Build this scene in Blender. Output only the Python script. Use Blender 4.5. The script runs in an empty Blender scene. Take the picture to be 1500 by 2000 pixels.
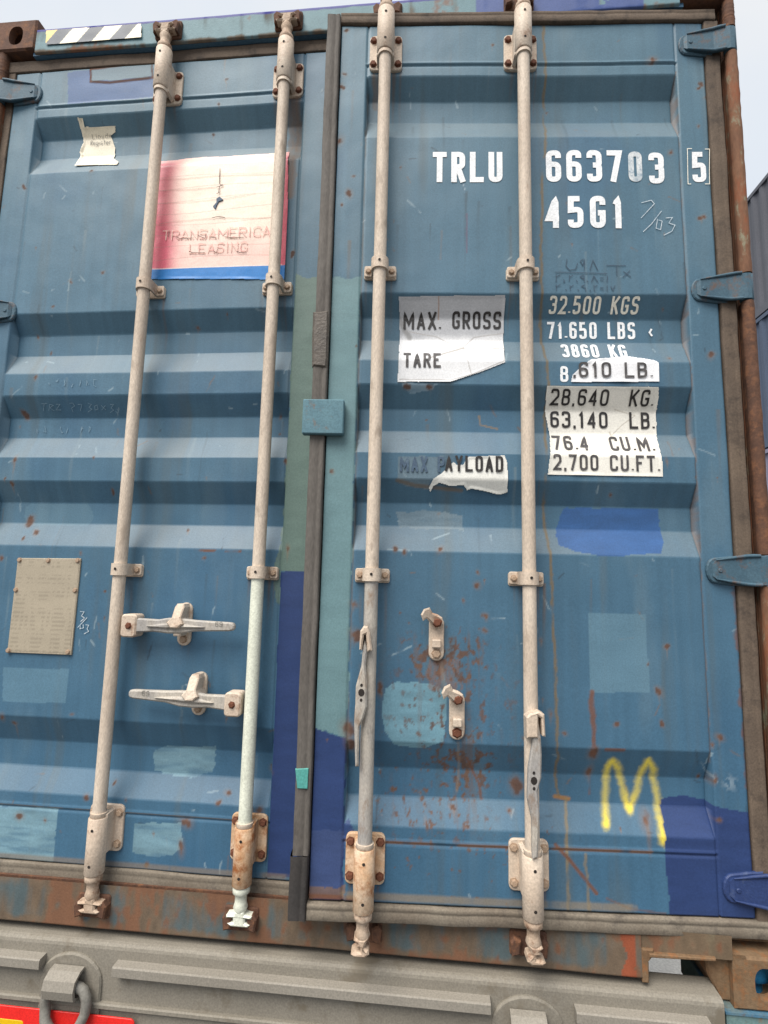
import bpy, math, random
import numpy as np
from mathutils import Vector, Matrix
sc = bpy.context.scene
col = sc.collection
R = math.radians
# ------------------------------------------------------------------ camera
CAM = np.array([1.55041633, -1.49215354, 0.99590994])
YAW, PITCH, ROLL = R(5.56266966), R(7.33505784), R(1.34389107)
FPX = 1044.975            # focal length in pixels of the 1500 px wide photograph
THETA = R(3.77536)        # opening angle of the ajar door
HX, HY = 2.40, 0.02       # hinge axis of that door
HXL = 0.038               # hinge axis of the closed door
GROUND = -1.55
def rot(yaw, pitch, roll):
    cy, sy, cp, sp, cr, sr = math.cos(yaw), math.sin(yaw), math.cos(pitch), math.sin(pitch), math.cos(roll), math.sin(roll)
    f = np.array([-sy*cp, cy*cp, sp]); r0 = np.array([cy, sy, 0.]); u0 = np.cross(r0, f)
    return cr*r0+sr*u0, -sr*r0+cr*u0, f
VR, VU, VF = rot(YAW, PITCH, ROLL)
cd = bpy.data.cameras.new('camera'); cam = bpy.data.objects.new('camera', cd); col.objects.link(cam)
m = Matrix.Identity(4)
for i in range(3):
    m[i][0] = VR[i]; m[i][1] = VU[i]; m[i][2] = -VF[i]; m[i][3] = CAM[i]
cam.matrix_world = m
cd.sensor_fit = 'HORIZONTAL'; cd.sensor_width = 36; cd.lens = 36*FPX/1500; cd.clip_start = .02; cd.clip_end = 1000
sc.camera = cam
sc.render.resolution_x, sc.render.resolution_y = 768, 1024
# ------------------------------------------------------------------ light
SUN_EL, SUN_AZ = R(56), R(-30)       # azimuth from the viewer's side of the doors, to the left
sdir = Vector((math.sin(SUN_AZ)*math.cos(SUN_EL), -math.cos(SUN_AZ)*math.cos(SUN_EL), math.sin(SUN_EL)))
w = bpy.data.worlds.new('World'); sc.world = w; w.use_nodes = True
nt = w.node_tree; nt.nodes.clear()
sky = nt.nodes.new('ShaderNodeTexSky'); sky.sky_type = 'NISHITA'; sky.sun_disc = False
sky.sun_elevation = SUN_EL; sky.sun_rotation = math.atan2(sdir.x, sdir.y); sky.dust_density = 5; sky.air_density = 1.0; sky.ozone_density = 1.0
hs = nt.nodes.new('ShaderNodeHueSaturation'); hs.inputs['Saturation'].default_value = .38
mixc = nt.nodes.new('ShaderNodeMix'); mixc.data_type = 'RGBA'; mixc.inputs[0].default_value = .88
mixc.inputs[7].default_value = (9.3, 9.8, 10.5, 1)          # even veil of high cloud
bg = nt.nodes.new('ShaderNodeBackground'); bg.inputs[1].default_value = .092
out = nt.nodes.new('ShaderNodeOutputWorld')
nt.links.new(sky.outputs[0], hs.inputs['Color']); nt.links.new(hs.outputs[0], mixc.inputs[6])
tcw = nt.nodes.new('ShaderNodeTexCoord'); nzw = nt.nodes.new('ShaderNodeTexNoise'); nzw.inputs['Scale'].default_value = 2.2; nzw.inputs['Detail'].default_value = 5
rpw = nt.nodes.new('ShaderNodeValToRGB'); rpw.color_ramp.elements[0].position = .35; rpw.color_ramp.elements[1].position = .65
rpw.color_ramp.elements[0].color = (8.6, 9.6, 10.9, 1); rpw.color_ramp.elements[1].color = (10.2, 10.5, 10.9, 1)      # thin uneven cloud
nt.links.new(tcw.outputs['Generated'], nzw.inputs['Vector']); nt.links.new(nzw.outputs[0], rpw.inputs[0]); nt.links.new(rpw.outputs[0], mixc.inputs[7])
nt.links.new(mixc.outputs[2], bg.inputs[0]); nt.links.new(bg.outputs[0], out.inputs[0])
sl = bpy.data.lights.new('sun', 'SUN'); sl.energy = 4.9; sl.angle = R(40); sl.color = (1, .95, .88)
so = bpy.data.objects.new('sun', sl); col.objects.link(so)
so.rotation_euler = sdir.to_track_quat('Z', 'Y').to_euler(); so.location = (0, -4, 8)
sc.view_settings.view_transform = 'Standard'; sc.view_settings.look = 'None'; sc.view_settings.gamma = 1
sc.view_settings.exposure = 0.0
# ------------------------------------------------------------------ pixel -> place
def ray(px, py): return (px-750)/FPX*VR-(py-1000)/FPX*VU+VF
CT, ST = math.cos(THETA), math.sin(THETA)
def PL(px, py, dep=.03):
    d = ray(px, py); t = (dep-CAM[1])/d[1]; P = CAM+t*d; return P[0], P[2]
def PR(px, py, dep=.03):
    d = ray(px, py); ox, oy = CAM[0]-HX, CAM[1]-HY
    lx, ly = ox*CT+oy*ST, -ox*ST+oy*CT; dx, dy = d[0]*CT+d[1]*ST, -d[0]*ST+d[1]*CT
    t = (dep-HY-ly)/dy; return lx+t*dx+HX, CAM[2]+t*d[2]
# ------------------------------------------------------------------ profile of the door sheet
D0, DEPTH = .03, .036
ZT, ZB, CT_Z, CB_Z = 2.718, .188, 2.5785, .334
PROF = [(2.80, 0), (2.540, 0), (2.482, 1), (2.4103, 1), (2.3303, 0), (1.829, 0), (1.767, 1), (1.6983, 1), (1.6251, 0), (1.554, 0), (1.489, 1),
        (1.4243, 1), (1.3526, 0), (1.280, 0), (1.215, 1), (1.1504, 1), (1.0782, 0), (.580, 0), (.5035, 1), (.4342, 1), (.3719, 0), (.10, 0)]
PZ = np.array([p[0] for p in PROF][::-1]); PD = np.array([p[1] for p in PROF][::-1])*DEPTH+D0
def prof(z): return np.interp(z, PZ, PD)
def dent(X, Z): return (fbm(X, Z, 3.1, 3.7, 3, 905)-.5)*.0075+(fbm(X, Z, 14, 14, 2, 915)-.5)*.0014
def conv(P, seq, onprof=True, dep=None):
    res = []
    for px, py in seq:
        d = D0 if dep is None else dep
        x, z = P(px, py, d)
        if onprof and dep is None:
            for _ in range(6): x, z = P(px, py, float(prof(z)))
        res.append((x, z))
    return res
# ------------------------------------------------------------------ noise, masks
def S(r, g, b):
    f = lambda c: (c/255/12.92) if c/255 <= .04045 else ((c/255+.055)/1.055)**2.4
    return np.array([f(r), f(g), f(b)])
_tabs = {}
def vnoise(x, z, seed):
    if seed not in _tabs: _tabs[seed] = np.random.RandomState(seed).rand(256, 256)
    T = _tabs[seed]; xi = np.floor(x).astype(int); zi = np.floor(z).astype(int); fx = x-xi; fz = z-zi
    fx = fx*fx*(3-2*fx); fz = fz*fz*(3-2*fz); a = T[xi % 256, zi % 256]; b = T[(xi+1) % 256, zi % 256]; c = T[xi % 256, (zi+1) % 256]; d = T[(xi+1) % 256, (zi+1) % 256]
    return (a*(1-fx)+b*fx)*(1-fz)+(c*(1-fx)+d*fx)*fz
def fbm(x, z, fx, fz=None, octv=4, seed=1):
    fz = fx if fz is None else fz; s = 0; a = .5; t = 0
    for o in range(octv):
        s = s+a*vnoise(x*fx*2**o+17.3*o, z*fz*2**o+9.1*o, seed+o); t += a; a *= .55
    return s/t
def sstep(a, b, x): t = np.clip((x-a)/(b-a), 0, 1); return t*t*(3-2*t)
def inpoly(X, Z, poly):
    r = np.zeros(X.shape, bool); n = len(poly)
    for i in range(n):
        x0, z0 = poly[i]; x1, z1 = poly[(i+1) % n]
        if z0 == z1: continue
        c = ((z0 > Z) != (z1 > Z)) & (X < (x1-x0)*(Z-z0)/(z1-z0)+x0); r ^= c
    return r
def segdist(X, Z, pts):
    d = np.full(X.shape, 9.)
    for (x0, z0), (x1, z1) in zip(pts[:-1], pts[1:]):
        dx, dz = x1-x0, z1-z0; L = dx*dx+dz*dz+1e-12
        t = np.clip(((X-x0)*dx+(Z-z0)*dz)/L, 0, 1); d = np.minimum(d, np.hypot(X-x0-t*dx, Z-z0-t*dz))
    return d
# ------------------------------------------------------------------ materials
def newmat(name):
    mt = bpy.data.materials.new(name); mt.use_nodes = True; n = mt.node_tree.nodes; l = mt.node_tree.links
    return mt, n, l, n['Principled BSDF']
def noise(n, l, scale, detail=4, vec=None, rough=.55):
    x = n.new('ShaderNodeTexNoise'); x.inputs['Scale'].default_value = scale; x.inputs['Detail'].default_value = detail; x.inputs['Roughness'].default_value = rough
    if vec: l.new(vec, x.inputs['Vector'])
    return x.outputs[0]
def ramp(n, l, src, a, b, ca=(0, 0, 0, 1), cb=(1, 1, 1, 1)):
    r = n.new('ShaderNodeValToRGB'); r.color_ramp.elements[0].position = a; r.color_ramp.elements[1].position = b
    r.color_ramp.elements[0].color = ca; r.color_ramp.elements[1].color = cb; l.new(src, r.inputs[0]); return r.outputs[0]
def mix(n, l, fac, a, b, mode='MIX'):
    x = n.new('ShaderNodeMix'); x.data_type = 'RGBA'; x.blend_type = mode
    for s, v in ((0, fac), (6, a), (7, b)):
        if hasattr(v, 'links'): l.new(v, x.inputs[s])
        elif s == 0: x.inputs[0].default_value = v
        else: x.inputs[s].default_value = (*v[:3], 1)
    return x.outputs[2]
def bump(n, l, b, h, strength, dist=.002):
    x = n.new('ShaderNodeBump'); x.inputs['Strength'].default_value = strength; x.inputs['Distance'].default_value = dist
    l.new(h, x.inputs['Height']); l.new(x.outputs[0], b.inputs['Normal'])
def objco(n, l, stretch=None):
    t = n.new('ShaderNodeTexCoord')
    if not stretch: return t.outputs['Object']
    mp = n.new('ShaderNodeMapping'); mp.inputs['Scale'].default_value = stretch; l.new(t.outputs['Object'], mp.inputs[0]); return mp.outputs[0]
def attrmat(name, rough=.5, rrust=.4, bstr=.12, spec=.35):
    mt, n, l, b = newmat(name); a = n.new('ShaderNodeAttribute'); a.attribute_name = 'Col'; v = objco(n, l)
    g = ramp(n, l, noise(n, l, 240, 3, v), .25, .75, (.86, .86, .86, 1), (1.1, 1.1, 1.1, 1))
    l.new(mix(n, l, 1, a.outputs['Color'], g, 'MULTIPLY'), b.inputs['Base Color'])
    mr = n.new('ShaderNodeMath'); mr.operation = 'MULTIPLY_ADD'; l.new(a.outputs['Alpha'], mr.inputs[0]); mr.inputs[1].default_value = rrust; mr.inputs[2].default_value = rough
    l.new(mr.outputs[0], b.inputs['Roughness']); b.inputs['Specular IOR Level'].default_value = spec
    bump(n, l, b, noise(n, l, 130, 5, v, .7), bstr, .003); return mt
def wornmat(name, c1, c2, rust=None, amt=.35, rough=.6, scale=14, fine=160, bstr=.25, metal=0, stretch=None, edge=.08, c3=None):
    mt, n, l, b = newmat(name); v = objco(n, l, stretch)
    c = mix(n, l, ramp(n, l, noise(n, l, scale, 5, v), .35, .65), c1, c2)
    sp = ramp(n, l, noise(n, l, fine, 3, v), .3, .7, (.80, .80, .80, 1), (1.12, 1.12, 1.12, 1)); c = mix(n, l, 1, c, sp, 'MULTIPLY')
    if c3 is not None: c = mix(n, l, ramp(n, l, noise(n, l, scale*2.3, 6, v, .7), .56, .66), c, c3)
    if rust is not None:
        k = ramp(n, l, noise(n, l, scale*1.7, 8, v, .72), 1-amt-edge, 1-amt+edge); c = mix(n, l, k, c, rust)
    l.new(c, b.inputs['Base Color']); b.inputs['Roughness'].default_value = rough; b.inputs['Metallic'].default_value = metal; b.inputs['Specular IOR Level'].default_value = .35
    bump(n, l, b, noise(n, l, fine*.6, 6, v, .7), bstr, .003); return mt
RUST = S(108, 72, 54); RUST2 = S(84, 58, 46)
M = {}
M['door'] = attrmat('door_paint')
M['frame'] = attrmat('frame_paint', .6, .3, .25)
M['sticker'] = attrmat('sticker_film', .42, .3, .03)
M['cream'] = wornmat('cream_paint', S(208, 192, 174), S(192, 173, 154), S(138, 98, 72), .36, .6, 10, 190, .3)
M['bar'] = wornmat('bar_paint', S(206, 191, 174), S(190, 174, 157), S(148, 118, 96), .30, .6, 11, 260, .35, c3=S(168, 153, 137), stretch=(1, 1, .4))
M['barwhite'] = wornmat('bar_fresh_paint', S(222, 224, 208), S(208, 210, 194), S(160, 135, 112), .22, .45, 9, 200, .15)
M['bargrey'] = wornmat('bar_zinc', S(180, 172, 160), S(156, 152, 148), S(132, 110, 92), .36, .6, 14, 280, .3, c3=S(140, 134, 126), stretch=(1, 1, .5))
M['creamrust'] = wornmat('cream_rusting', S(210, 186, 160), S(190, 150, 112), S(150, 92, 50), .42, .65, 16, 190, .3)
M['camrust'] = wornmat('cam_rusting', S(192, 172, 152), S(172, 148, 126), S(116, 82, 62), .40, .7, 26, 190, .4)
M['bolt'] = wornmat('bolt_rusty', S(120, 74, 54), S(92, 58, 46), S(150, 96, 62), .4, .8, 60, 300, .5)
M['boltp'] = wornmat('bolt_painted', S(190, 170, 148), S(160, 132, 108), S(120, 80, 56), .42, .7, 60, 300, .4)
M['rust'] = wornmat('rusted_steel', S(100, 70, 54), S(80, 57, 46), S(120, 82, 58), .42, .85, 22, 160, .6)
M['casting'] = wornmat('casting_rust', S(112, 80, 64), S(90, 66, 55), S(130, 90, 62), .42, .85, 18, 140, .6)
M['castingo'] = wornmat('casting_ochre', S(122, 100, 76), S(110, 84, 60), S(136, 90, 54), .42, .85, 18, 140, .6)
M['post'] = wornmat('post_rust', S(108, 76, 58), S(120, 86, 64), S(130, 76, 50), .42, .85, 16, 170, .5, c3=S(130, 128, 108), stretch=(1, 1, .35))
M['rubber'] = wornmat('gasket_rubber', S(104, 99, 94), S(90, 85, 80), S(72, 67, 63), .35, .8, 12, 200, .35, stretch=(1, 1, .3))
M['rubber2'] = wornmat('sealant', S(98, 90, 82), S(82, 76, 70), S(120, 112, 104), .3, .45, 40, 120, .9)
M['rubberb'] = wornmat('gasket_dusty', S(106, 92, 79), S(90, 78, 68), S(66, 58, 52), .40, .85, 9, 200, .35)
M['rubberd'] = wornmat('gasket_dark', S(66, 62, 60), S(50, 48, 47), S(96, 86, 74), .3, .75, 9, 200, .3)
M['rubberl'] = wornmat('gasket_grey_dust', S(126, 117, 104), S(110, 100, 88), S(74, 68, 63), .38, .85, 8, 200, .3)
M['hinge'] = wornmat('hinge_paint', S(70, 96, 110), S(61, 88, 103), S(100, 76, 62), .40, .6, 14, 200, .25)
M['block'] = wornmat('block_paint', S(94, 128, 138), S(84, 118, 130), S(118, 92, 72), .34, .6, 14, 200, .2)
M['hingeb'] = wornmat('hinge_purple', S(46, 64, 108), S(42, 58, 100), S(76, 88, 118), .36, .5, 20, 200, .3)
M['white'] = wornmat('white_vinyl', S(240, 240, 240), S(228, 230, 232), S(150, 165, 175), .22, .5, 26, 200, .05)
M['worn_white'] = wornmat('worn_white_vinyl', S(214, 216, 216), S(176, 186, 192), S(110, 135, 155), .40, .5, 45, 200, .05)
M['ivory'] = wornmat('ivory_print', S(242, 238, 224), S(230, 224, 208), S(110, 122, 138), .24, .5, 60, 200, .05)
M['black'] = wornmat('black_print', S(40, 38, 38), S(52, 49, 48), S(92, 88, 86), .34, .5, 40, 200, .05)
M['greyprint'] = wornmat('worn_black_print', S(84, 80, 80), S(62, 60, 60), S(130, 126, 124), .36, .5, 40, 200, .05)
M['ghost'] = wornmat('ghost_print', S(66, 84, 104), S(74, 94, 114), S(92, 112, 128), .4, .6, 40, 200, .05)
M['chalk'] = wornmat('chalk', S(205, 212, 216), S(170, 186, 196), S(110, 138, 156), .42, .8, 90, 200, .05)
M['faint'] = wornmat('faint_scratch', S(132, 156, 172), S(116, 144, 162), S(92, 124, 146), .42, .8, 90, 200, .05)
M['marker'] = wornmat('marker', S(58, 74, 92), S(66, 84, 100), S(84, 112, 132), .36, .7, 90, 200, .05)
M['emboss'] = wornmat('peeled_print', S(238, 214, 198), S(230, 190, 178), S(222, 164, 158), .48, .6, 30, 200, .1)
M['peelline'] = wornmat('crease', S(176, 148, 138), S(196, 166, 154), None, 0, .8, 40, 200, .05)
M['crack'] = wornmat('crack', S(92, 76, 70), S(120, 96, 88), None, 0, .8, 40, 200, .05)
M['trailer'] = wornmat('trailer_grey', S(134, 128, 117), S(126, 120, 109), S(106, 98, 86), .28, .7, 3.5, 220, .06, c3=S(113, 105, 92))
M['trailer2'] = wornmat('trailer_grey_light', S(142, 136, 126), S(134, 128, 118), S(112, 105, 94), .26, .7, 5, 220, .06)
M['ring'] = wornmat('ring_steel', S(132, 129, 122), S(118, 115, 108), S(88, 82, 74), .33, .6, 14, 160, .25)
M['zinc'] = wornmat('zinc_pin', S(170, 172, 174), S(150, 152, 156), None, 0, .35, 14, 160, .1, metal=.7)
M['red'] = wornmat('reflective_red', S(232, 46, 40), S(222, 40, 36), None, 0, .4, 8, 300, .03)
M['yellow'] = wornmat('reflective_yellow', S(232, 190, 20), S(222, 178, 16), None, 0, .4, 8, 300, .03)
M['seat'] = wornmat('worn_blue_paint', S(54, 112, 148), S(96, 112, 112), S(104, 88, 70), .4, .7, 14, 160, .3)
M['blue'] = wornmat('bright_blue_paint', S(40, 130, 190), S(60, 140, 180), S(110, 120, 110), .36, .6, 20, 200, .3)
M['teal'] = wornmat('teal_grey_paint', S(112, 138, 134), S(96, 122, 124), S(128, 100, 74), .36, .7, 16, 160, .3)
M['tyre'] = wornmat('tyre_rubber', S(44, 43, 42), S(54, 52, 50), None, 0, .85, 10, 120, .3)
M['body'] = wornmat('body_paint', S(84, 120, 146), S(74, 110, 138), RUST, .24, .6, 3, 120, .2)
M['inside'] = wornmat('inside_paint', S(110, 112, 112), S(96, 98, 98), None, 0, .7, 4, 100, .2)
M['concrete'] = wornmat('concrete', S(88, 86, 83), S(78, 76, 74), S(68, 66, 64), .3, .9, .6, 14, .3)
M['tealpaint'] = wornmat('turquoise_paint', S(76, 152, 146), S(90, 160, 150), None, 0, .5, 20, 200, .1)
M['hole'] = wornmat('dark_hole', S(40, 36, 34), S(50, 44, 40), None, 0, .9, 20, 200, .1)
M['plate'] = wornmat('csc_plate_metal', S(184, 172, 152), S(170, 158, 138), S(150, 112, 78), .25, .45, 9, 200, .1, metal=.25)
# ------------------------------------------------------------------ mesh builder
class MB:
    def __init__(s): s.v = []; s.f = []; s.sm = []
    def add(s, vs, fs, smooth=False):
        o = len(s.v); s.v += [tuple(map(float, q)) for q in vs]; s.f += [tuple(i+o for i in f) for f in fs]; s.sm += [smooth]*len(fs); return s
    def box(s, a, b, bev=0):
        (x0, y0, z0), (x1, y1, z1) = a, b
        if bev: return s.prism([(x0, z0), (x1, z0), (x1, z1), (x0, z1)], max(y0, y1), min(y0, y1), bev)
        vs = [(x, y, z) for x in (x0, x1) for y in (y0, y1) for z in (z0, z1)]
        return s.add(vs, [(0, 1, 3, 2), (4, 6, 7, 5), (0, 4, 5, 1), (2, 3, 7, 6), (0, 2, 6, 4), (1, 5, 7, 3)])
    def prism(s, o, yb, yf, bev=.002, tilt=None):
        # outline o in (x,z), extruded from yb (back) to yf (front, smaller y), front edge chamfered
        n = len(o); A = sum(o[i][0]*o[(i+1) % n][1]-o[(i+1) % n][0]*o[i][1] for i in range(n))
        if A < 0: o = o[::-1]
        ins = []
        for i in range(n):
            p0, p1, p2 = Vector(o[i-1]), Vector(o[i]), Vector(o[(i+1) % n])
            e1 = (p1-p0); e2 = (p2-p1); e1 = e1.normalized() if e1.length > 1e-9 else e2.normalized(); e2 = e2.normalized() if e2.length > 1e-9 else e1
            n1 = Vector((-e1.y, e1.x)); n2 = Vector((-e2.y, e2.x)); k = n1+n2
            k = k/max(k.length_squared/2, .35) if k.length > 1e-6 else n1
            ins.append((p1.x+k.x*bev, p1.y+k.y*bev))
        t = tilt or (lambda x, z: 0)
        vs = [(x, yb+t(x, z), z) for x, z in o]+[(x, yf+bev+t(x, z), z) for x, z in o]+[(x, yf+t(x, z), z) for x, z in ins]
        fs = [tuple(range(n-1, -1, -1))[::-1], tuple(range(2*n, 3*n))]
        fs[0] = tuple(reversed(range(n)))
        for i in range(n):
            j = (i+1) % n; fs += [(i, j, n+j, n+i), (n+i, n+j, 2*n+j, 2*n+i)]
        return s.add(vs, fs)
    def lathe(s, rings, cx, cy, seg=20, cap=True):
        vs = []; fs = []
        for r, z in rings:
            for k in range(seg):
                a = 2*math.pi*k/seg; vs.append((cx+r*math.cos(a), cy+r*math.sin(a), z))
        for i in range(len(rings)-1):
            for k in range(seg):
                j = (k+1) % seg; fs.append((i*seg+k, i*seg+j, (i+1)*seg+j, (i+1)*seg+k))
        s.add(vs, fs, True)
        if cap:
            n = len(rings); s.add(vs[:seg], [tuple(reversed(range(seg)))]); s.add(vs[(n-1)*seg:], [tuple(range(seg))])
        return s
    def tube(s, path, r, seg=10, closed=False):
        P = [Vector(p) for p in path]; n = len(P); vs = []; fs = []; up = None
        for i in range(n):
            t = (P[(i+1) % n]-P[i-1]) if (closed or 0 < i < n-1) else (P[min(i+1, n-1)]-P[max(i-1, 0)])
            t.normalize()
            if up is None: up = t.orthogonal().normalized()
            up = (up-t*up.dot(t)).normalized(); b = t.cross(up); rr = r[i] if isinstance(r, (list, tuple)) else r
            for k in range(seg):
                a = 2*math.pi*k/seg; vs.append(P[i]+(up*math.cos(a)+b*math.sin(a))*rr)
        for i in range(n if closed else n-1):
            i2 = (i+1) % n
            for k in range(seg):
                j = (k+1) % seg; fs.append((i*seg+k, i*seg+j, i2*seg+j, i2*seg+k))
        s.add(vs, fs, True)
        if not closed: s.add(vs[:seg], [tuple(reversed(range(seg)))]); s.add(vs[-seg:], [tuple(range(seg))])
        return s
    def build(s, name, mat, parent=None, org=(0, 0, 0)):
        me = bpy.data.meshes.new(name); me.from_pydata([(x-org[0], y-org[1], z-org[2]) for x, y, z in s.v], [], s.f)
        me.polygons.foreach_set('use_smooth', s.sm); me.materials.append(mat); me.update()
        o = bpy.data.objects.new(name, me); col.objects.link(o)
        if parent: o.parent = parent
        return o
def tag(o, label=None, cat=None, group=None, kind=None):
    for k, v in (('label', label), ('category', cat), ('group', group), ('kind', kind)):
        if v: o[k] = v
    return o
def grid_obj(name, xs, zs, yfun, cfun, mat, parent=None, org=(0, 0, 0), keep=None):
    X, Z = np.meshgrid(xs, zs); Y = yfun(X, Z); C = cfun(X, Z); nx, nz = len(xs), len(zs)
    V = np.stack([X-org[0], Y-org[1], Z-org[2]], -1).reshape(-1, 3)
    i = (np.arange(nz-1)[:, None]*nx+np.arange(nx-1)[None, :]).ravel(); Q = np.stack([i, i+1, i+nx+1, i+nx], -1)
    if keep is not None:
        xc = (X[:-1, :-1]+X[1:, 1:])/2; zc = (Z[:-1, :-1]+Z[1:, 1:])/2; Q = Q[keep(xc, zc).ravel()]
        u, inv = np.unique(Q, return_inverse=True); Q = inv.reshape(Q.shape); V = V[u]; C = C.reshape(-1, 4)[u]
    me = bpy.data.meshes.new(name); me.vertices.add(len(V)); me.vertices.foreach_set('co', V.astype(np.float32).ravel())
    nq = len(Q); me.loops.add(nq*4); me.loops.foreach_set('vertex_index', Q.astype(np.int32).ravel()); me.polygons.add(nq)
    me.polygons.foreach_set('loop_start', np.arange(0, nq*4, 4, dtype=np.int32)); me.polygons.foreach_set('loop_total', np.full(nq, 4, np.int32))
    me.polygons.foreach_set('use_smooth', np.ones(nq, bool))
    me.update(calc_edges=True); a = me.color_attributes.new('Col', 'FLOAT_COLOR', 'POINT'); a.data.foreach_set('color', C.reshape(-1, 4).astype(np.float32).ravel())
    me.materials.append(mat); me.validate()
    o = bpy.data.objects.new(name, me); col.objects.link(o)
    if parent: o.parent = parent
    return o
def axis(a, b, step, extra=()):
    g = list(np.arange(a, b, step))+[b]
    for e in extra:
        g = [q for q in g if abs(q-e) > step*.45 or q in (a, b)]+[e]
    return np.array(sorted(set(g)))
# ------------------------------------------------------------------ the container
box = bpy.data.objects.new('shipping_container', None); col.objects.link(box)
tag(box, 'weathered blue shipping container with one door ajar, resting on a grey trailer', 'container')
# ---------- paint on the doors (colour, wear and rust only)
BLUE_T, BLUE_B = S(80, 110, 126), S(63, 99, 124)
PURPLE, COBALT, SAGE, OLIVE, SKYB = S(42, 60, 104), S(46, 84, 136), S(104, 134, 138), S(98, 118, 108), S(108, 146, 160)
class Paint:
    def __init__(s, X, Z, seed):
        s.X, s.Z, s.seed = X, Z, seed
        f = fbm(X, Z, 2.2, 1.2, 4, seed); t = np.clip((Z-.3)/2.2, 0, 1)[..., None]
        s.c = BLUE_B*(1-t)+BLUE_T*t
        s.c = s.c*(0.9+.2*f[..., None])
        st = fbm(X, Z, 60, 1.6, 3, seed+11); st2 = fbm(X, Z, 14, .8, 3, seed+21)
        s.c = s.c*(.85+.19*st[..., None]+.11*st2[..., None])
        ch = sstep(.58, .8, fbm(X, Z, 9, 2.5, 4, seed+31))[..., None]*.22; s.c = s.c*(1-ch)+S(112, 132, 140)*ch
        gr = sstep(.52, .78, fbm(X, Z, 26, 1.3, 4, seed+91)*.7+.3*fbm(X, Z, 3, 2, 3, seed+95))[..., None]*.52; s.c = s.c*(1-gr)+S(84, 94, 96)*gr
        bl = sstep(.5, .75, fbm(X, Z, 3.5, 2.2, 4, seed+101))[..., None]*.35; s.c = s.c*(1-bl)+S(50, 90, 122)*bl
        s.r = np.zeros(X.shape)
    def lay(s, mask, color, a=1., rust=0):
        k = (mask*a)[..., None]; s.c = s.c*(1-k)+np.asarray(color)*k; s.r = np.maximum(s.r*(1-mask*a), mask*a*rust)
    def patch(s, poly, color, a=1., rag=.006, tex=.0, soft=0):
        n1 = fbm(s.X, s.Z, 30, 30, 3, s.seed+41)-.5; n2 = fbm(s.X, s.Z, 30, 30, 3, s.seed+47)-.5
        k = inpoly(s.X+n1*rag*2, s.Z+n2*rag*2, poly).astype(float)
        c = np.asarray(color)*(1+tex*2*(fbm(s.X, s.Z, 12, 50, 4, s.seed+53)-.5))[..., None]
        if tex > .3: k = k*(.45+.55*sstep(.2, .5, fbm(s.X, s.Z, 9, 60, 3, s.seed+57)))
        s.lay(k, c, a)
    def spot(s, x, z, r, drip=0, a=.9):
        b = (np.abs(s.X-x) < r*3+.004) & (s.Z < z+r*3+.004) & (s.Z > z-drip-r*3-.004)
        if not b.any(): return
        X, Z = s.X[b], s.Z[b]; n = fbm(X, Z, .55/r, .45/r, 3, s.seed+61); el = .55+.5*abs(math.sin(x*911+z*577)); ex = (.8 if math.sin(x*333+z*71) > -.3 else 1.5); d = np.hypot((X-x)*ex+(Z-z)*.3*math.sin(z*400), (Z-z)*el)/r
        k = sstep(1.2, .5, d+(n-.5)*2.4); halo = sstep(2.4, .5, d+(n-.5))*.32
        if drip:
            e = np.clip((z-Z)/drip, 0, 1); kd = sstep(1, .0, np.abs(X-x-(n-.5)*.006)/(r*.7*(1-.5*e)+.001))*(1-e)*((Z < z)*.65); halo = np.maximum(halo, kd)
        rc = S(100, 72, 58)*(.55+.8*n[..., None]); hc = S(132, 104, 78); c = s.c[b]
        c = c*(1-halo[..., None])+hc*halo[..., None]; kk = (k*a)[..., None]; s.c[b] = c*(1-kk)+rc*kk; s.r[b] = np.maximum(s.r[b], k*a)
    def line(s, pts, wd, color, a=.8, rust=0, rag=.004):
        n = fbm(s.X, s.Z, 40, 40, 3, s.seed+71); d = segdist(s.X+(n-.5)*rag, s.Z, pts); k = sstep(wd*1.25, wd*.5, d)*sstep(.18, .5, fbm(s.X, s.Z, 25, 12, 3, s.seed+73)*1.2)
        s.lay(k, color, a, rust)
    def scratch(s, x, z, L, ang, color, a):
        dx, dz = math.cos(ang)*L, math.sin(ang)*L; b = (s.X > min(x, x+dx)-.006) & (s.X < max(x, x+dx)+.006) & (s.Z > min(z, z+dz)-.006) & (s.Z < max(z, z+dz)+.006)
        if not b.any(): return
        X, Z = s.X[b], s.Z[b]; n = fbm(X, Z, 50, 50, 2, s.seed+7); k = (sstep(.0032, .001, segdist(X+(n-.5)*.008, Z, [(x, z), (x+dx, z+dz)]))*a*sstep(.25, .6, n))[..., None]; s.c[b] = s.c[b]*(1-k)+np.asarray(color)*k
    def drip(s, x, z, L, wd, color, a):
        b = (np.abs(s.X-x) < wd*3) & (s.Z < z+.004) & (s.Z > z-L)
        if not b.any(): return
        X, Z = s.X[b], s.Z[b]; n = fbm(X, Z, 60, 6, 3, s.seed+13); e = (z-Z)/L; k = (sstep(1, .2, np.abs(X-x-(n-.5)*.012)/wd)*(1-np.clip(e, 0, 1))*a*sstep(.2, .6, n))[..., None]; s.c[b] = s.c[b]*(1-k)+np.asarray(color)*k
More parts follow.
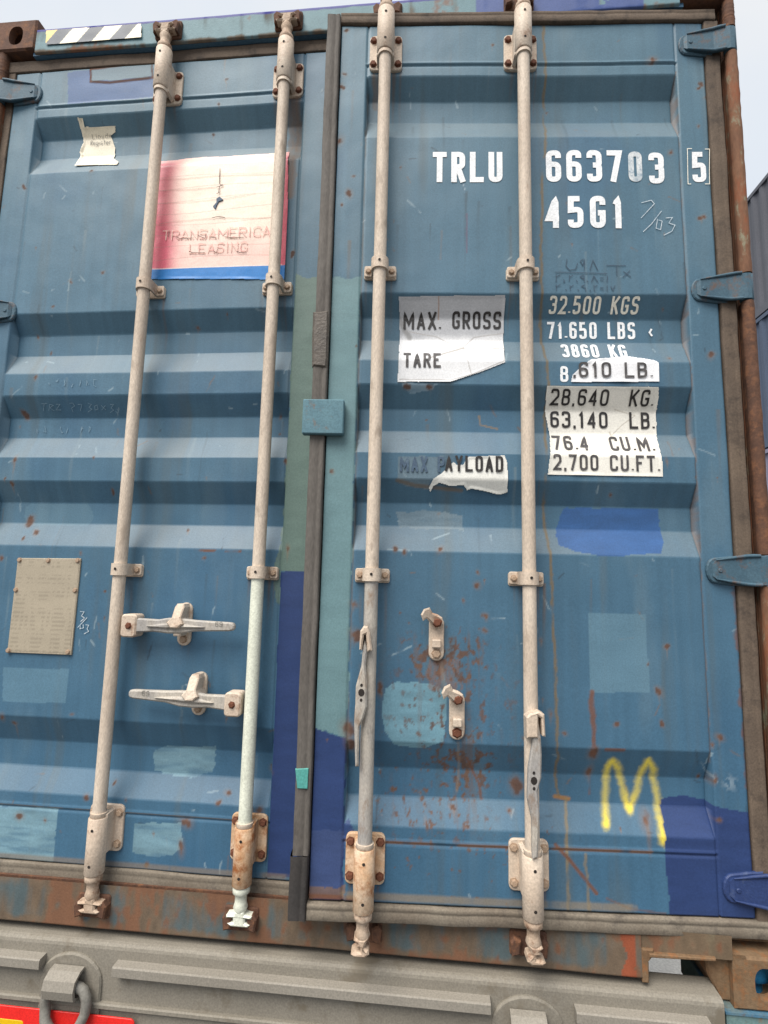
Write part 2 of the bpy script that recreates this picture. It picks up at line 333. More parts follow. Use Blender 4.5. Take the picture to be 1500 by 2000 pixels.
    def wear(s, xa, xb, bars):
        for i in range(150):
            t = rnd.random(); cc = (S(150, 168, 176), S(50, 62, 72), S(112, 92, 76))[0 if t < .5 else 1 if t < .75 else 2]
            s.scratch(xa+rnd.random()*(xb-xa), .22+2.45*rnd.random(), .008+.05*rnd.random()**2, rnd.choice((-1.4, -1.2, -1.6, .1, .6, -.5))+rnd.gauss(0, .25), cc, .35+.4*rnd.random())
        for i in range(70): s.drip(xa+rnd.random()*(xb-xa), .4+2.3*rnd.random(), .05+.25*rnd.random(), .003+.006*rnd.random(), (S(58, 72, 80), S(104, 92, 78), S(120, 134, 138))[rnd.randrange(3)], .2+.35*rnd.random())
        for bx in bars:
            for zz in (2.553, 1.868, .992):
                for k in range(5): s.drip(bx+rnd.uniform(-.05, .05), zz+rnd.uniform(0, .01), .06+.18*rnd.random(), .003+.004*rnd.random(), S(112, 90, 72), .25+.35*rnd.random())
            for k in range(6): s.drip(bx+rnd.uniform(-.06, .06), .235+rnd.uniform(-.01, .02), .05, .003+.005*rnd.random(), S(116, 86, 66), .6)
    def dust(s, pa, pb):       # pale dust lying on the slopes that face up
        sl = (prof(s.Z+.004)-prof(s.Z-.004))/.008; k = sstep(.15, .4, sl)*((s.X > pa) & (s.X < pb))*(.10+.40*fbm(s.X, s.Z, 5, 9, 4, s.seed+81))*(.5+.5*sstep(.4, 1.2, s.Z)); s.lay(k, S(126, 132, 132), 1)
    def out(s): return np.concatenate([np.clip(s.c, 0, 1), np.clip(s.r, 0, 1)[..., None]], -1)
rnd = random.Random(5)
def rect(P, x0, y0, x1, y1): return conv(P, [(x0, y0), (x1, y0), (x1, y1), (x0, y1)])
def paint_left(X, Z):
    p = Paint(X, Z, 100); c = lambda s: conv(PL, s); p.dust(.1715, 1.1055); p.wear(.08, 1.19, (.6437, 1.0545))
    p.patch(c([(133, 142), (178, 137), (178, 160), (300, 150), (300, 190), (133, 204)]), S(48, 84, 132), .9, .003, .1)
    p.line(c([(178, 136), (298, 122)]), .004, RUST, .9, 1); p.line(c([(178, 160), (215, 162), (298, 152)]), .006, RUST2, .95, 1)
    p.line(c([(178, 136), (178, 160)]), .004, RUST, .9, 1); p.line(c([(296, 122), (298, 152)]), .004, RUST, .8, 1)
    p.patch(c([(180, 138), (296, 124), (296, 150), (180, 158)]), S(88, 112, 124), .7, .002, .1)
    p.patch(c([(5, 1303), (135, 1307), (128, 1374), (5, 1370)]), S(96, 130, 148), .6, .001, .05)
    p.patch(c([(50, 990), (60, 984), (170, 984), (182, 1000), (182, 1015), (172, 1026), (55, 1026), (48, 1012)]), S(100, 130, 144), .35, .002)
    p.patch(c([(300, 1466), (330, 1458), (420, 1458), (416, 1508), (380, 1518), (302, 1508)]), S(118, 150, 162), .8, .006, .35)
    p.patch(c([(264, 1608), (355, 1605), (358, 1655), (335, 1670), (290, 1673), (260, 1664)]), S(118, 150, 162), .85, .006, .35)
    p.patch(c([(-60, 1572), (113, 1579), (108, 1640), (104, 1690), (-60, 1680)]), S(118, 150, 162), .85, .004, .35)
    # right stile: sage then purple repaint
    xs = 1.1085
    for (zt, zb, cc) in ((PL(560, 545)[1], PL(560, 1115)[1], OLIVE),):
        p.patch([(xs, zt+.02), (1.15, zt), (1.3, zt+.03), (1.3, zb), (xs-.003, zb)], cc, .92, .004, .12)
    p.patch([(xs-.006, 1.30), (xs-.02, 1.0), (xs-.014, .93), (xs, .92), (xs, 1.3)], OLIVE, .8, .01, .3)
    p.patch([(xs-.002, PL(560, 1116)[1]), (1.3, PL(575, 1113)[1]), (1.3, .2), (xs, .2)], PURPLE, .97, .003, .18)
    for x, y, r, d in ((46, 1052, 4, 0), (60, 1018, 6, 12), (3, 1090, 4, 0), (30, 1412, 4, 35), (5, 1400, 7, 10), (140, 1395, 3, 0), (205, 1155, 2, 0), (139, 551, 2, 6), (75, 660, 3, 0), (100, 690, 3, 0), (70, 737, 3, 12),
                       (50, 812, 5, 10), (28, 897, 6, 45), (23, 945, 5, 25), (182, 893, 3, 0), (220, 960, 4, 0), (8, 935, 3, 10), (178, 333, 3, 0), (46, 365, 3, 3), (27, 295, 3, 0), (440, 110, 4, 45), (442, 155, 3, 30),
                       (70, 1040, 4, 12), (158, 1080, 4, 0), (38, 1594, 6, 14), (88, 1602, 4, 8), (365, 1606, 8, 0), (355, 1657, 8, 0), (286, 1690, 5, 20), (300, 1628, 3, 8), (225, 1528, 4, 5), (168, 1557, 4, 0), (445, 1548, 4, 5),
                       (427, 1568, 4, 8), (507, 1585, 5, 20), (548, 815, 4, 6), (533, 1500, 4, 0), (571, 495, 5, 12), (563, 1070, 5, 30), (558, 900, 4, 10)):
        (x, z), = c([(x, y)]); p.spot(x, z, r*.0014, d*.0016)
    for x, y, L in ((400, 1075, 40), (455, 1077, 30), (408, 1076, 20)): p.line(c([(x-L/2, y), (x+L/2, y)]), .003, RUST, .8, .8)
    for i in range(20): p.spot(.17+rnd.random()*.93, .25+rnd.random()*2.4, .0018+.003*rnd.random()**2, rnd.random()*.03, .8)
    for x in (1.075, 1.085, 1.06): p.line([(x, 2.56), (x+.004, 2.40), (x, 2.2)], .012, S(130, 104, 82), .45, .4, .02)
    p.line([(.08, .335), (1.1, .335)], .002, S(150, 130, 110), .5, .5); p.line([(.1, .198), (1.19, .2)], .008, S(128, 112, 92), .6, .6, .02)
    return p.out()
def paint_right(X, Z):
    p = Paint(X, Z, 300); c = lambda s: conv(PR, s); xs = 1.322; p.dust(1.3235, 2.2615); p.wear(1.24, 2.35, (1.38, 1.792))
    zt, zb = PR(690, 545)[1], PR(640, 1432)[1]
    p.patch([(1.2, zt-.01), (1.25, zt+.01), (1.29, zt), (xs, zt+.01), (xs, zb-.01), (1.27, zb+.005), (1.2, zb)], SAGE, .93, .006, .1)
    p.patch([(1.2, zb+.005), (1.24, zb+.01), (xs, zb-.012), (xs+.004, .19), (1.2, .19)], PURPLE, .97, .004, .18)
    p.patch([(1.22, .36), (xs, .355), (xs, .21), (1.22, .215)], S(60, 76, 116), .8, .006, .25)
    p.patch(c([(672, 1612), (682, 1602), (692, 1625), (690, 1645), (672, 1640)]), PURPLE, .9, .004, .1)
    p.patch([(1.235, .222), (1.33, .222), (1.33, .195), (1.235, .195)], S(110, 90, 78), .8, .012, .3); p.line([(1.235, .2), (1.36, .197)], .007, RUST, .9, 1)
    p.patch(c([(1100, 992), (1285, 994), (1288, 1020), (1296, 1060), (1290, 1082), (1180, 1086), (1130, 1078), (1090, 1066), (1085, 1030)]), COBALT, .88, .005, .26)
    p.patch(c([(1148, 1198), (1261, 1199), (1270, 1353), (1154, 1352)]), S(98, 130, 146), .65, .001, .06)
    p.patch(c([(752, 1345), (775, 1330), (840, 1336), (870, 1350), (872, 1400), (866, 1448), (830, 1463), (770, 1455), (752, 1430), (745, 1385)]), SKYB, .88, .004, .28)
    p.patch(c([(1286, 1562), (1310, 1556), (1345, 1555), (1400, 1566), (1475, 1582), (1484, 1800), (1309, 1800), (1305, 1740), (1297, 1640)]), PURPLE, .97, .004, .18)
    for x, y, r, d in ((677, 60, 4, 12), (672, 145, 4, 12), (663, 275, 7, 10), (682, 378, 5, 6), (668, 400, 4, 10), (690, 345, 3, 0), (668, 180, 4, 0), (673, 188, 4, 0), (1272, 118, 7, 8), (1363, 178, 4, 0), (1354, 189, 3, 0), (1367, 212, 4, 0),
                       (1358, 255, 4, 0), (1310, 298, 4, 6), (1370, 425, 5, 18), (1376, 422, 3, 0), (1150, 1505, 9, 30), (1158, 1472, 7, 6), (1261, 1603, 13, 70), (1303, 1263, 4, 30), (1288, 1350, 5, 30), (1293, 1413, 5, 3), (1204, 1415, 4, 4),
                       (1102, 1432, 4, 10), (1075, 1392, 6, 30), (962, 87, 3, 20), (1192, 967, 4, 0), (1405, 1440, 6, 20), (1393, 1456, 4, 0), (1382, 1515, 6, 12), (1363, 1515, 4, 6), (790, 1078, 6, 10), (772, 1072, 6, 4), (933, 1118, 4, 8), (932, 1143, 5, 6),
                       (905, 1173, 4, 0), (950, 1208, 4, 0), (1307, 700, 3, 0), (1385, 697, 5, 0), (1302, 900, 4, 20), (710, 1310, 8, 20), (690, 1180, 6, 20), (693, 1240, 9, 30), (680, 1420, 10, 40), (742, 1345, 7, 15), (686, 1452, 8, 10), (1007, 1532, 10, 15), (860, 1075, 4, 0)):
        (x, z), = c([(x, y)]); p.spot(x, z, r*.00125, d*.0013)
    # scarred, flaking paint round and below the handle catches
    na = fbm(X, Z, 84, 58, 5, 341); nb = fbm(X, Z, 95, 80, 4, 347); nc = fbm(X, Z, 30, 4, 4, 353)
    def env(px, py, sx, sz): (x, z), = c([(px, py)]); return np.exp(-((X-x)/sx)**2-((Z-z)/sz)**2)
    e = np.maximum(env(868, 1285, .10, .065), np.maximum(.95*env(880, 1318, .055, .05), .85*env(898, 1490, .085, .075)))
    e = np.maximum(e, np.maximum(.42*env(850, 1560, .15, .10), .28*env(880, 1400, .22, .25)))
    k = sstep(.60, .70, na*.72+nb*.28+e*.20-.02)*sstep(.04, .3, e); hal = sstep(.50, .68, na*.6+nc*.4+e*.16)*sstep(.1, .7, e)*.45
    p.lay(hal, S(92, 88, 84), 1, .3); p.lay(k, S(94, 70, 58)*(.5+.9*nb[..., None]), .9, 1)
    k = sstep(.58, .70, fbm(X, Z, 80, 5, 3, 361)*.75+nb*.25)*sstep(.05, .45, e)*.5; p.lay(k, S(104, 82, 68), 1, .5)
    k = sstep(.66, .72, nb*.6+na*.4)*inpoly(X, Z, c([(700, 1480), (1080, 1490), (1080, 1780), (700, 1760)]))*.9; p.lay(k, S(98, 74, 60), .9, 1)
    for i in range(26):
        x, y = 735+rnd.random()*330, 1120+rnd.random()*520; (x, z), = c([(x, y)]); p.spot(x, z, .0015+.0045*rnd.random()**2, rnd.random()*.03, .85)
    for i in range(30): p.spot(1.25+rnd.random()*1.08, .22+rnd.random()*2.45, .0015+.003*rnd.random()**2, rnd.random()*.02, .8)
    for k in range(7): p.line(c([(840+k*9, 1290), (836+k*9+rnd.random()*8, 1345)]), .005, S(122, 86, 66), .5, .8, .03)
    p.line(c([(862, 1295), (868, 1345)]), .006, S(150, 142, 132), .3); p.line(c([(895, 1450), (897, 1500), (893, 1545)]), .004, S(130, 116, 104), .45)
    p.line(c([(912, 1480), (935, 1530), (940, 1560)]), .004, RUST, .8, 1)
    p.line(c([(1156, 1352), (1158, 1395), (1159, 1470)]), .0075, RUST, .85, 1, .012); p.line(c([(1152, 1510), (1150, 1550)]), .004, RUST, .6, .8)
    p.line(c([(1183, 1464), (1218, 1465)]), .005, RUST, .8, 1); p.line(c([(1083, 1555), (1110, 1560)]), .006, S(150, 110, 66), .9, .8)
    och = S(120, 100, 66)
    p.line(c([(1060, 20), (1065, 125), (1062, 198), (1067, 264), (1060, 330), (1056, 500), (1056, 608), (1071, 744), (1063, 847), (1062, 957), (1067, 1050), (1075, 1087), (1084, 1300), (1087, 1480), (1089, 1552)]), .0042, och, .75, .4, .01)
    p.line(c([(1104, 1560), (1107, 1640), (1110, 1785)]), .0045, S(134, 116, 84), .7, .3, .008); p.line(c([(1143, 1670), (1152, 1785)]), .004, S(134, 116, 84), .6, .3, .008)
    p.line(c([(912, 418), (912, 492)]), .003, S(104, 76, 96), .6); p.line(c([(905, 360), (908, 372)]), .001, S(180, 190, 200), .6)
    p.line(c([(1085, 1650), (1110, 1677), (1165, 1745)]), .005, RUST, .9, 1); p.line(c([(1185, 1755), (1230, 1775), (1300, 1785)]), .003, RUST, .5, .6)
    p.line(c([(935, 812), (938, 830), (972, 838)]), .0025, S(140, 116, 84), .8); p.line(c([(863, 450), (860, 505)]), .003, S(120, 100, 84), .3)
    p.line([(1.33, .3345), (2.1, .3345)], .0045, S(150, 108, 78), .85, .9, .004); p.line([(1.33, .205), (2.05, .203)], .01, S(140, 124, 100), .6, .5, .03)
    p.line([(2.2605, 2.55), (2.2605, .55)], .002, S(112, 92, 80), .6, .6); p.line([(1.326, 2.5), (1.326, .4)], .003, S(96, 84, 72), .6, .6)
    p.line([(2.35, 1.0), (2.35, .5)], .009, RUST, .7, 1, .03)
    for x in (1.345, 1.36, 1.375): p.line([(x, 2.54), (x+.004, 2.46)], .008, S(120, 96, 76), .45, .4, .02)
    # yellow sprayed M
    ms = [(1184, 1612), (1182, 1560), (1186, 1500), (1195, 1486), (1208, 1500), (1222, 1560), (1230, 1583), (1242, 1550), (1256, 1500), (1266, 1486), (1276, 1500), (1284, 1560), (1294, 1645)]
    d = segdist(X, Z, c(ms)); n = fbm(X, Z, 120, 120, 2, 991); hd = 1e9
    for q in c([(1190, 1612), (1195, 1488), (1231, 1585), (1266, 1488), (1296, 1640)]): hd = np.minimum(hd, np.hypot(X-q[0], Z-q[1]))
    k = sstep(.0160, .0, d+(n-.5)*.008)*(.6+.4*sstep(.06, .0, hd)); k = k*(1-inpoly(X, Z, c([(1290, 1562), (1350, 1555), (1350, 1660), (1299, 1660)])))
    p.lay(k, S(226, 204, 74), .92)
    # worn ghost of an older payload label
    p.patch(c([(778, 890), (868, 893), (860, 925), (842, 945), (838, 958), (800, 950), (775, 940)]), S(112, 128, 136), .6, .006, .25)
    p.line(c([(776, 938), (810, 948), (845, 952), (900, 958)]), .006, S(104, 92, 78), .75, .5); p.patch(c([(775, 1000), (830, 996), (905, 1008), (905, 1036), (780, 1032)]), S(122, 136, 142), .5, .008, .4)
    p.patch(c([(782, 748), (856, 748), (850, 758), (800, 768)]), S(150, 172, 186), .6, .008, .4)
    for x, y in ((795, 755), (838, 756)): (x, z), = c([(x, y)]); p.spot(x, z, .006)
    (x, z), = c([(1410, 1520)]); p.lay(sstep(.03, .0, np.hypot(X-x, Z-z))*(n > .45), S(150, 166, 176), .5)
    return p.out()
def make_door(P, xa, xb, pa, pb, paint, org, seed, mid):
    # xa..xb door leaf, pa..pb corrugated sheet, all in closed position
    def yf(X, Z):
        y = np.where((X > pa) & (X < pb), prof(Z), D0)
        inp = (X > pa-.004) & (X < pb+.004)
        for cz in (CT_Z, CB_Z):
            y = y+np.where(inp, .004*np.exp(-((Z-cz+.003)/.0028)**2)-.003*np.exp(-((Z-cz-.004)/.003)**2), 0)
        for sx in (pa, pb): y = y+.004*np.exp(-((X-sx)/.0022)**2)
        y = y+dent(X, Z)
        ed = np.minimum(np.minimum(X-xa, xb-X), np.minimum(Z-ZB, ZT-Z)); return y+np.where(ed < .001, .045, np.where(ed < .004, .0015, 0))
    xs = axis(xa, xb, .0036, (xa+.0008, xa+.004, xb-.0008, xb-.004, pa-.001, pa+.001, pb-.001, pb+.001))
    zs = axis(ZB, ZT, .0036, [ZB+.0008, ZB+.004, ZT-.0008, ZT-.004]+[q for q in PZ if ZB < q < ZT])
    d = grid_obj('door', xs, zs, yf, paint, M['door'], box, org)
    d.location = org
    b = MB().box((xa+.002, .074, ZB+.002), (xb-.002, .078, ZT-.002)).build('door_lining', M['inside'], d, org)
    return d
OL, OR = (HXL, HY, 0), (HX, HY, 0)
dl = make_door(PL, .080, 1.1935, .1715, 1.1055, paint_left, OL, 900, 1.15); dl['label'] = 'closed door leaf with pink leasing sticker'
dr = make_door(PR, 1.236, 2.350, 1.3235, 2.2615, paint_right, OR, 950, 1.28); dr['label'] = 'door leaf standing slightly ajar, with white numbers'
dr.rotation_euler.z = THETA
DOORS = {'L': (PL, dl, OL), 'R': (PR, dr, OR)}
# ---------- things fixed to the doors
HEX = None
def bolt(door, x, z, y, r=.0085, mat='bolt', h=.008):
    P, d, og = DOORS[door]; global HEX
    key = 'bolt_mesh'+mat
    me = bpy.data.meshes.get(key)
    if me is None:
        b = MB(); a0 = .3; ring = lambda rr, yy, n=6: [(rr*math.cos(a0+2*math.pi*k/n), yy, rr*math.sin(a0+2*math.pi*k/n)) for k in range(n)]
        vs = ring(1.35, 0, 6)+ring(1.35, -.15, 6)+ring(1, -.16, 6)+ring(1, -.85, 6)+ring(.78, -1, 6)
        fs = [tuple(range(24, 30))[::-1]]
        for i in range(4):
            for k in range(6): j = (k+1) % 6; fs.append((i*6+k, (i+1)*6+k, (i+1)*6+j, i*6+j))
        o = b.add(vs, fs).build('bolt', M[mat]); me = o.data; me.name = key; bpy.data.objects.remove(o)
    o = bpy.data.objects.new('bolt', me); col.objects.link(o); o.parent = d
    o.location = (x-og[0], y-og[1], z-og[2]); o.scale = (r, h, r); o.rotation_euler.y = rnd.random()*3; return o
def part(door, name, mb, mat): P, d, og = DOORS[door]; return mb.build(name, M[mat], d, og)
def rrect(x0, z0, x1, z1, r, n=4):
    o = []
    for cx, cz, a in ((x1-r, z1-r, 0), (x0+r, z1-r, 90), (x0+r, z0+r, 180), (x1-r, z0+r, 270)):
        for k in range(n+1): t = R(a+90*k/n); o.append((cx+r*math.cos(t), cz+r*math.sin(t)))
    return o
YB = D0-.045                  # axis of the locking bars
RB = .0178
BARS = (('L', .6437, 'bar'), ('L', 1.0545, 'bar'), ('R', 1.380, 'bar'), ('R', 1.792, 'bar'))
for bi, (dk, bx, _) in enumerate(BARS):
    mid = ['bar', 'barwhite', 'bargrey', 'bar'][bi]
    # bar: upper length, and (second bar) a freshly painted lower length
    if bi == 1:
        part(dk, 'locking_bar', MB().lathe([(RB, 1.0), (RB, 2.60)], bx, YB), 'bar')
        part(dk, 'locking_bar', MB().lathe([(RB*1.01, .30), (RB*1.01, 1.0)], bx, YB), 'barwhite')['label'] = 'lower length in fresh white paint'
    elif bi == 2:
        part(dk, 'locking_bar', MB().lathe([(RB, 1.0), (RB, 2.60)], bx, YB), 'bar')
        part(dk, 'locking_bar', MB().lathe([(RB*1.01, .30), (RB*1.01, 1.0)], bx, YB), 'bargrey')
    else: part(dk, 'locking_bar', MB().lathe([(RB, .30), (RB, 2.60)], bx, YB), 'bar')
    # end fittings
    for top in (1, 0):
        zc = (lambda z: z) if top else (lambda z: 2.9085-z)     # mirrored about the door's middle
        q = MB()
        rings = [(.0225, 2.556), (.0225, 2.566), (.019, 2.570)]
        neck = [(.019, 2.712), (.0225, 2.716), (.0225, 2.728), (.0155, 2.733), (.0155, 2.752), (.019, 2.764), (.014, 2.775)]
        rr = [(r_, zc(z_)) for r_, z_ in rings]; part(dk, 'bar_collar', MB().lathe(rr if top else rr[::-1], bx, YB, 18), 'cream')
        rr = [(r_, zc(z_)) for r_, z_ in neck]; q.lathe(rr if top else rr[::-1], bx, YB, 18)
        zz = sorted((zc(2.765), zc(2.812)))
        if dk == 'L':     # cam engaged: broad claw with two horns
            o = [(-.013, 0), (.013, 0), (.015, .010), (.034, .014), (.033, .022), (.016, .022), (.017, .034), (.030, .040), (.024, .048), (-.020, .048), (-.030, .040), (-.014, .034), (-.016, .022), (-.034, .022), (-.033, .013), (-.014, .010)]
            q.prism([(bx+x_, (2.770+z_*.78) if top else (.1385-z_*.78)) for x_, z_ in o], YB+.016, YB-.014, .004)
        else:             # cam turned out of its keeper: narrow hook with a foot
            sg = -1 if bi == 2 else 1
            o = [(-.014, 0), (.016, 0), (.020, .008), (.012, .020), (.014, .030), (.004, .034), (.004, .046), (.020, .050), (.026, .058), (.018, .068), (-.008, .068), (-.018, .056), (-.016, .040), (-.006, .034), (-.010, .016)]
            q.prism([(bx+sg*x_, (2.766+z_*.62) if top else (.1425-z_*.62)) for x_, z_ in o], YB+.020, YB-.018, .005)
        part(dk, 'bar_cam', q, 'barwhite' if (bi == 1 and not top) else 'camrust')
        # bearing bracket: plate with four bolts and a split sleeve
        pm = 'creamrust' if (bi in (1, 2) and not top) else 'cream'
        z0, z1 = sorted((zc(2.551), zc(2.6725)))
        q = MB().prism(rrect(bx-.050, z0, bx+.050, z1, .014), D0+.002, D0-.008, .002)
        for sx in (-1, 1): q.prism([(bx+sx*.016, z0+.006), (bx+sx*.026, z0+.010), (bx+sx*.026, z1-.010), (bx+sx*.016, z1-.006)], D0-.004, YB-.004, .004)
        a, b_ = sorted((zc(2.568), zc(2.712))); q.lathe([(.0235, a), (.0255, a+.002), (.0255, b_-.002), (.0235, b_)], bx, YB, 24)
        part(dk, 'bar_bracket', q, pm)
        for sx in (-1, 1):
            for zz in (z0+.020, z1-.020): bolt(dk, bx+sx*.038, zz, D0-.008, .0088, 'bolt' if (top or bi in (1, 2)) else 'boltp')
        for zz in (zc(2.595), zc(2.685)):
            q = MB().add([(bx+.004*math.cos(t)*1.0, YB-.0262, zz+.004*math.sin(t)) for t in [2*math.pi*k/8 for k in range(8)]], [tuple(range(8))])
            part(dk, 'pin_hole', q, 'hole')
    # guide straps
    for gz in (1.886, 1.0105):
        q = MB().prism(rrect(bx-.047, gz-.020, bx+.047, gz+.016, .006), D0+.002, D0-.006, .0015)
        for sx in (-1, 1): q.prism(rrect(min(bx+sx*.018, bx+sx*.046), gz-.016, max(bx+sx*.018, bx+sx*.046), gz+.018, .006), D0-.005, D0-.013, .002)
        arc = []
        seg = 14; vs = []; fs = []
        for k in range(seg+1):
            a = math.pi*k/seg; 
            for rr in (.0185, .0245):
                for zz in (gz-.016, gz+.018): vs.append((bx+rr*math.cos(a), min(YB+.03, YB-rr*math.sin(a)+.001), zz))
        for k in range(seg):
            o = k*4; fs += [(o, o+4, o+5, o+1), (o+2, o+3, o+7, o+6), (o, o+2, o+6, o+4), (o+1, o+5, o+7, o+3)]
        q.add(vs, fs)
        for sx in (-1, 1): q.box((bx+sx*.0185, YB, gz-.016), (bx+sx*.0245, D0-.008, gz+.018))
        part(dk, 'bar_guide', q, 'cream')
        for sx in (-1, 1): bolt(dk, bx+sx*.034, gz, D0-.013, .0072, 'boltp', .007)
        q = MB().add([(bx+.004*math.cos(t), YB-.0252, gz+.002+.004*math.sin(t)) for t in [2*math.pi*k/8 for k in range(8)]], [tuple(range(8))]); part(dk, 'pin_hole', q, 'hole')
# handles of the closed door, lying across it
def handle_closed(hubx, tipx, z, dz_tip, catchx, cz0, cz1):
    s = 1 if tipx > hubx else -1; y = D0-.050
    q = MB().prism(rrect(min(hubx-s*.006, hubx+s*.040), z-.034, max(hubx-s*.006, hubx+s*.040), z+.030, .010), y+.030, y-.012, .004)
    part('L', 'handle_hub', q, 'cream')
    bolt('L', hubx+s*.018, z-.002, y-.012, .0075, 'bolt', .006)
    L = abs(tipx-hubx); t = lambda u: dz_tip*u
    o = [(.035, .019), (.10, .016), (.13, .021), (.17, .020), (.21, .016), (L-.014, .0115), (L-.004, .0095), (L, .003), (L, -.005), (L-.004, -.0105), (L-.014, -.0125), (.21, -.015), (.17, -.022), (.13, -.022), (.09, -.018), (.035, -.021)]
    q = MB().prism([(hubx+s*u, z+t(u/L)+v) for u, v in o], y+.006, y-.008, .004)
    q.prism([(hubx+s*u, z+t(u/L)+v) for u, v in [(.07, -.002), (.13, .008), (.19, .004), (.24, -.002), (.19, -.008), (.13, -.010)]], y-.006, y-.016, .006)
    part('L', 'handle', q, 'bargrey')
    # catch plate behind, with hasp over the handle
    q = MB().prism(rrect(catchx-.020, cz0, catchx+.020, cz1, .0195, 6), D0+.002, D0-.010, .003)
    q.prism(rrect(catchx-.011, cz0+.030, catchx+.011, cz0+.056, .004), D0-.008, y-.004, .003); part('L', 'handle_catch', q, 'cream')
    q = MB().prism([(catchx-.014, cz1-.012), (catchx-.010, cz1-.002), (catchx+.010, cz1-.002), (catchx+.014, cz1-.012), (catchx+.013, cz1-.040), (catchx+.022, cz1-.056), (catchx+.010, cz1-.068), (catchx-.012, cz1-.068), (catchx-.024, cz1-.054), (catchx-.013, cz1-.040)], D0-.012, y-.022, .003, lambda x_, z_: .030*max(0, (z_-cz1+.05)/.05))
    part('L', 'hasp', q, 'cream'); bolt('L', catchx, cz1-.017, D0-.026, .0095, 'bolt', .012); bolt('L', catchx, cz0+.018, D0-.010, .0095, 'boltp', .008)
handle_closed(.675, .998, .856, .004, .832, .798, .920)
handle_closed(1.024, .706, .655, .014, .889, .608, .727)
# number stamped on the handles, built below with the other writing
# handles of the ajar door hang down along their bars
def handle_open(bx, pts_hook, pts_blade, z_hole):
    y = YB-.024
    part('R', 'handle_hub', MB().prism(pts_hook, y+.020, y-.016, .004), 'cream')
    part('R', 'handle', MB().prism(pts_blade, y+.004, y-.010, .004), 'bargrey')
    q = MB()
    for zz, r in ((z_hole, .008), (z_hole+.018, .0035), (z_hole-.018, .0035)):
        xc = sum(p[0] for p in pts_blade if abs(p[1]-z_hole) < .05)/max(1, sum(1 for p in pts_blade if abs(p[1]-z_hole) < .05))
        q.add([(xc+r*math.cos(t), y-.0106, zz+1.2*r*math.sin(t)) for t in [2*math.pi*k/10 for k in range(10)]], [tuple(range(10))])
    part('R', 'pin_hole', q, 'hole')
def pp(seq, dep): return [PR(x, y, dep) for x, y in seq]
handle_open(1.38, pp([(702, 1268), (704, 1232), (710, 1223), (718, 1224), (723, 1236), (727, 1270), (718, 1272), (715, 1238), (711, 1240), (707, 1270)], YB-.03),
            pp([(713, 1250), (718, 1268), (714, 1300), (717, 1340), (717, 1380), (709, 1405), (702, 1420), (700, 1497), (694, 1497), (692, 1420), (692, 1400), (694, 1375), (695, 1340), (706, 1300), (709, 1262)], YB-.03), PR(703, 1352, YB-.03)[1])
handle_open(1.792, pp([(1028, 1440), (1027, 1400), (1034, 1392), (1052, 1388), (1062, 1394), (1064, 1438), (1058, 1436), (1056, 1402), (1050, 1398), (1050, 1440)], YB-.03),
            pp([(1036, 1400), (1050, 1402), (1056, 1440), (1058, 1475), (1057, 1520), (1050, 1545), (1054, 1590), (1050, 1675), (1040, 1678), (1039, 1600), (1030, 1560), (1032, 1500), (1040, 1450)], YB-.03), PR(1049, 1524, YB-.03)[1])
for cx, zt, zb, hx in ((1.5545, .917, .790, -1), (1.610, .722, .592, -1)):     # empty catches, hasps swung up
    q = MB().prism(rrect(cx-.020, zb, cx+.020, zt-.012, .0195, 6), D0+.002, D0-.010, .003); q.prism(rrect(cx-.012, zb+.034, cx+.012, zb+.056, .004), D0-.008, D0-.024, .003); part('R', 'handle_catch', q, 'cream')
    q = MB().prism([(cx+.017, zt-.030), (cx+.014, zt-.014), (cx+.002, zt-.006), (cx-.012, zt-.002), (cx-.020, zt+.012), (cx-.036, zt+.008), (cx-.044, zt-.006), (cx-.038, zt-.022), (cx-.028, zt-.016), (cx-.014, zt-.034), (cx+.004, zt-.044)], D0-.012, D0-.024, .004, lambda x_, z_: -.03*max(0, (cx-.012-x_)/.03)); part('R', 'hasp', q, 'cream')
    bolt('R', cx, zt-.026, D0-.024, .0105, 'bolt', .010); bolt('R', cx, zb+.018, D0-.010, .0105, 'boltp' if cx < 1.6 else 'bolt', .007)
# meeting block across the gasket
part('R', 'meeting_block', MB().prism(rrect(1.174, 1.396, 1.290, 1.4955, .004), D0-.004, .003, .003), 'block')
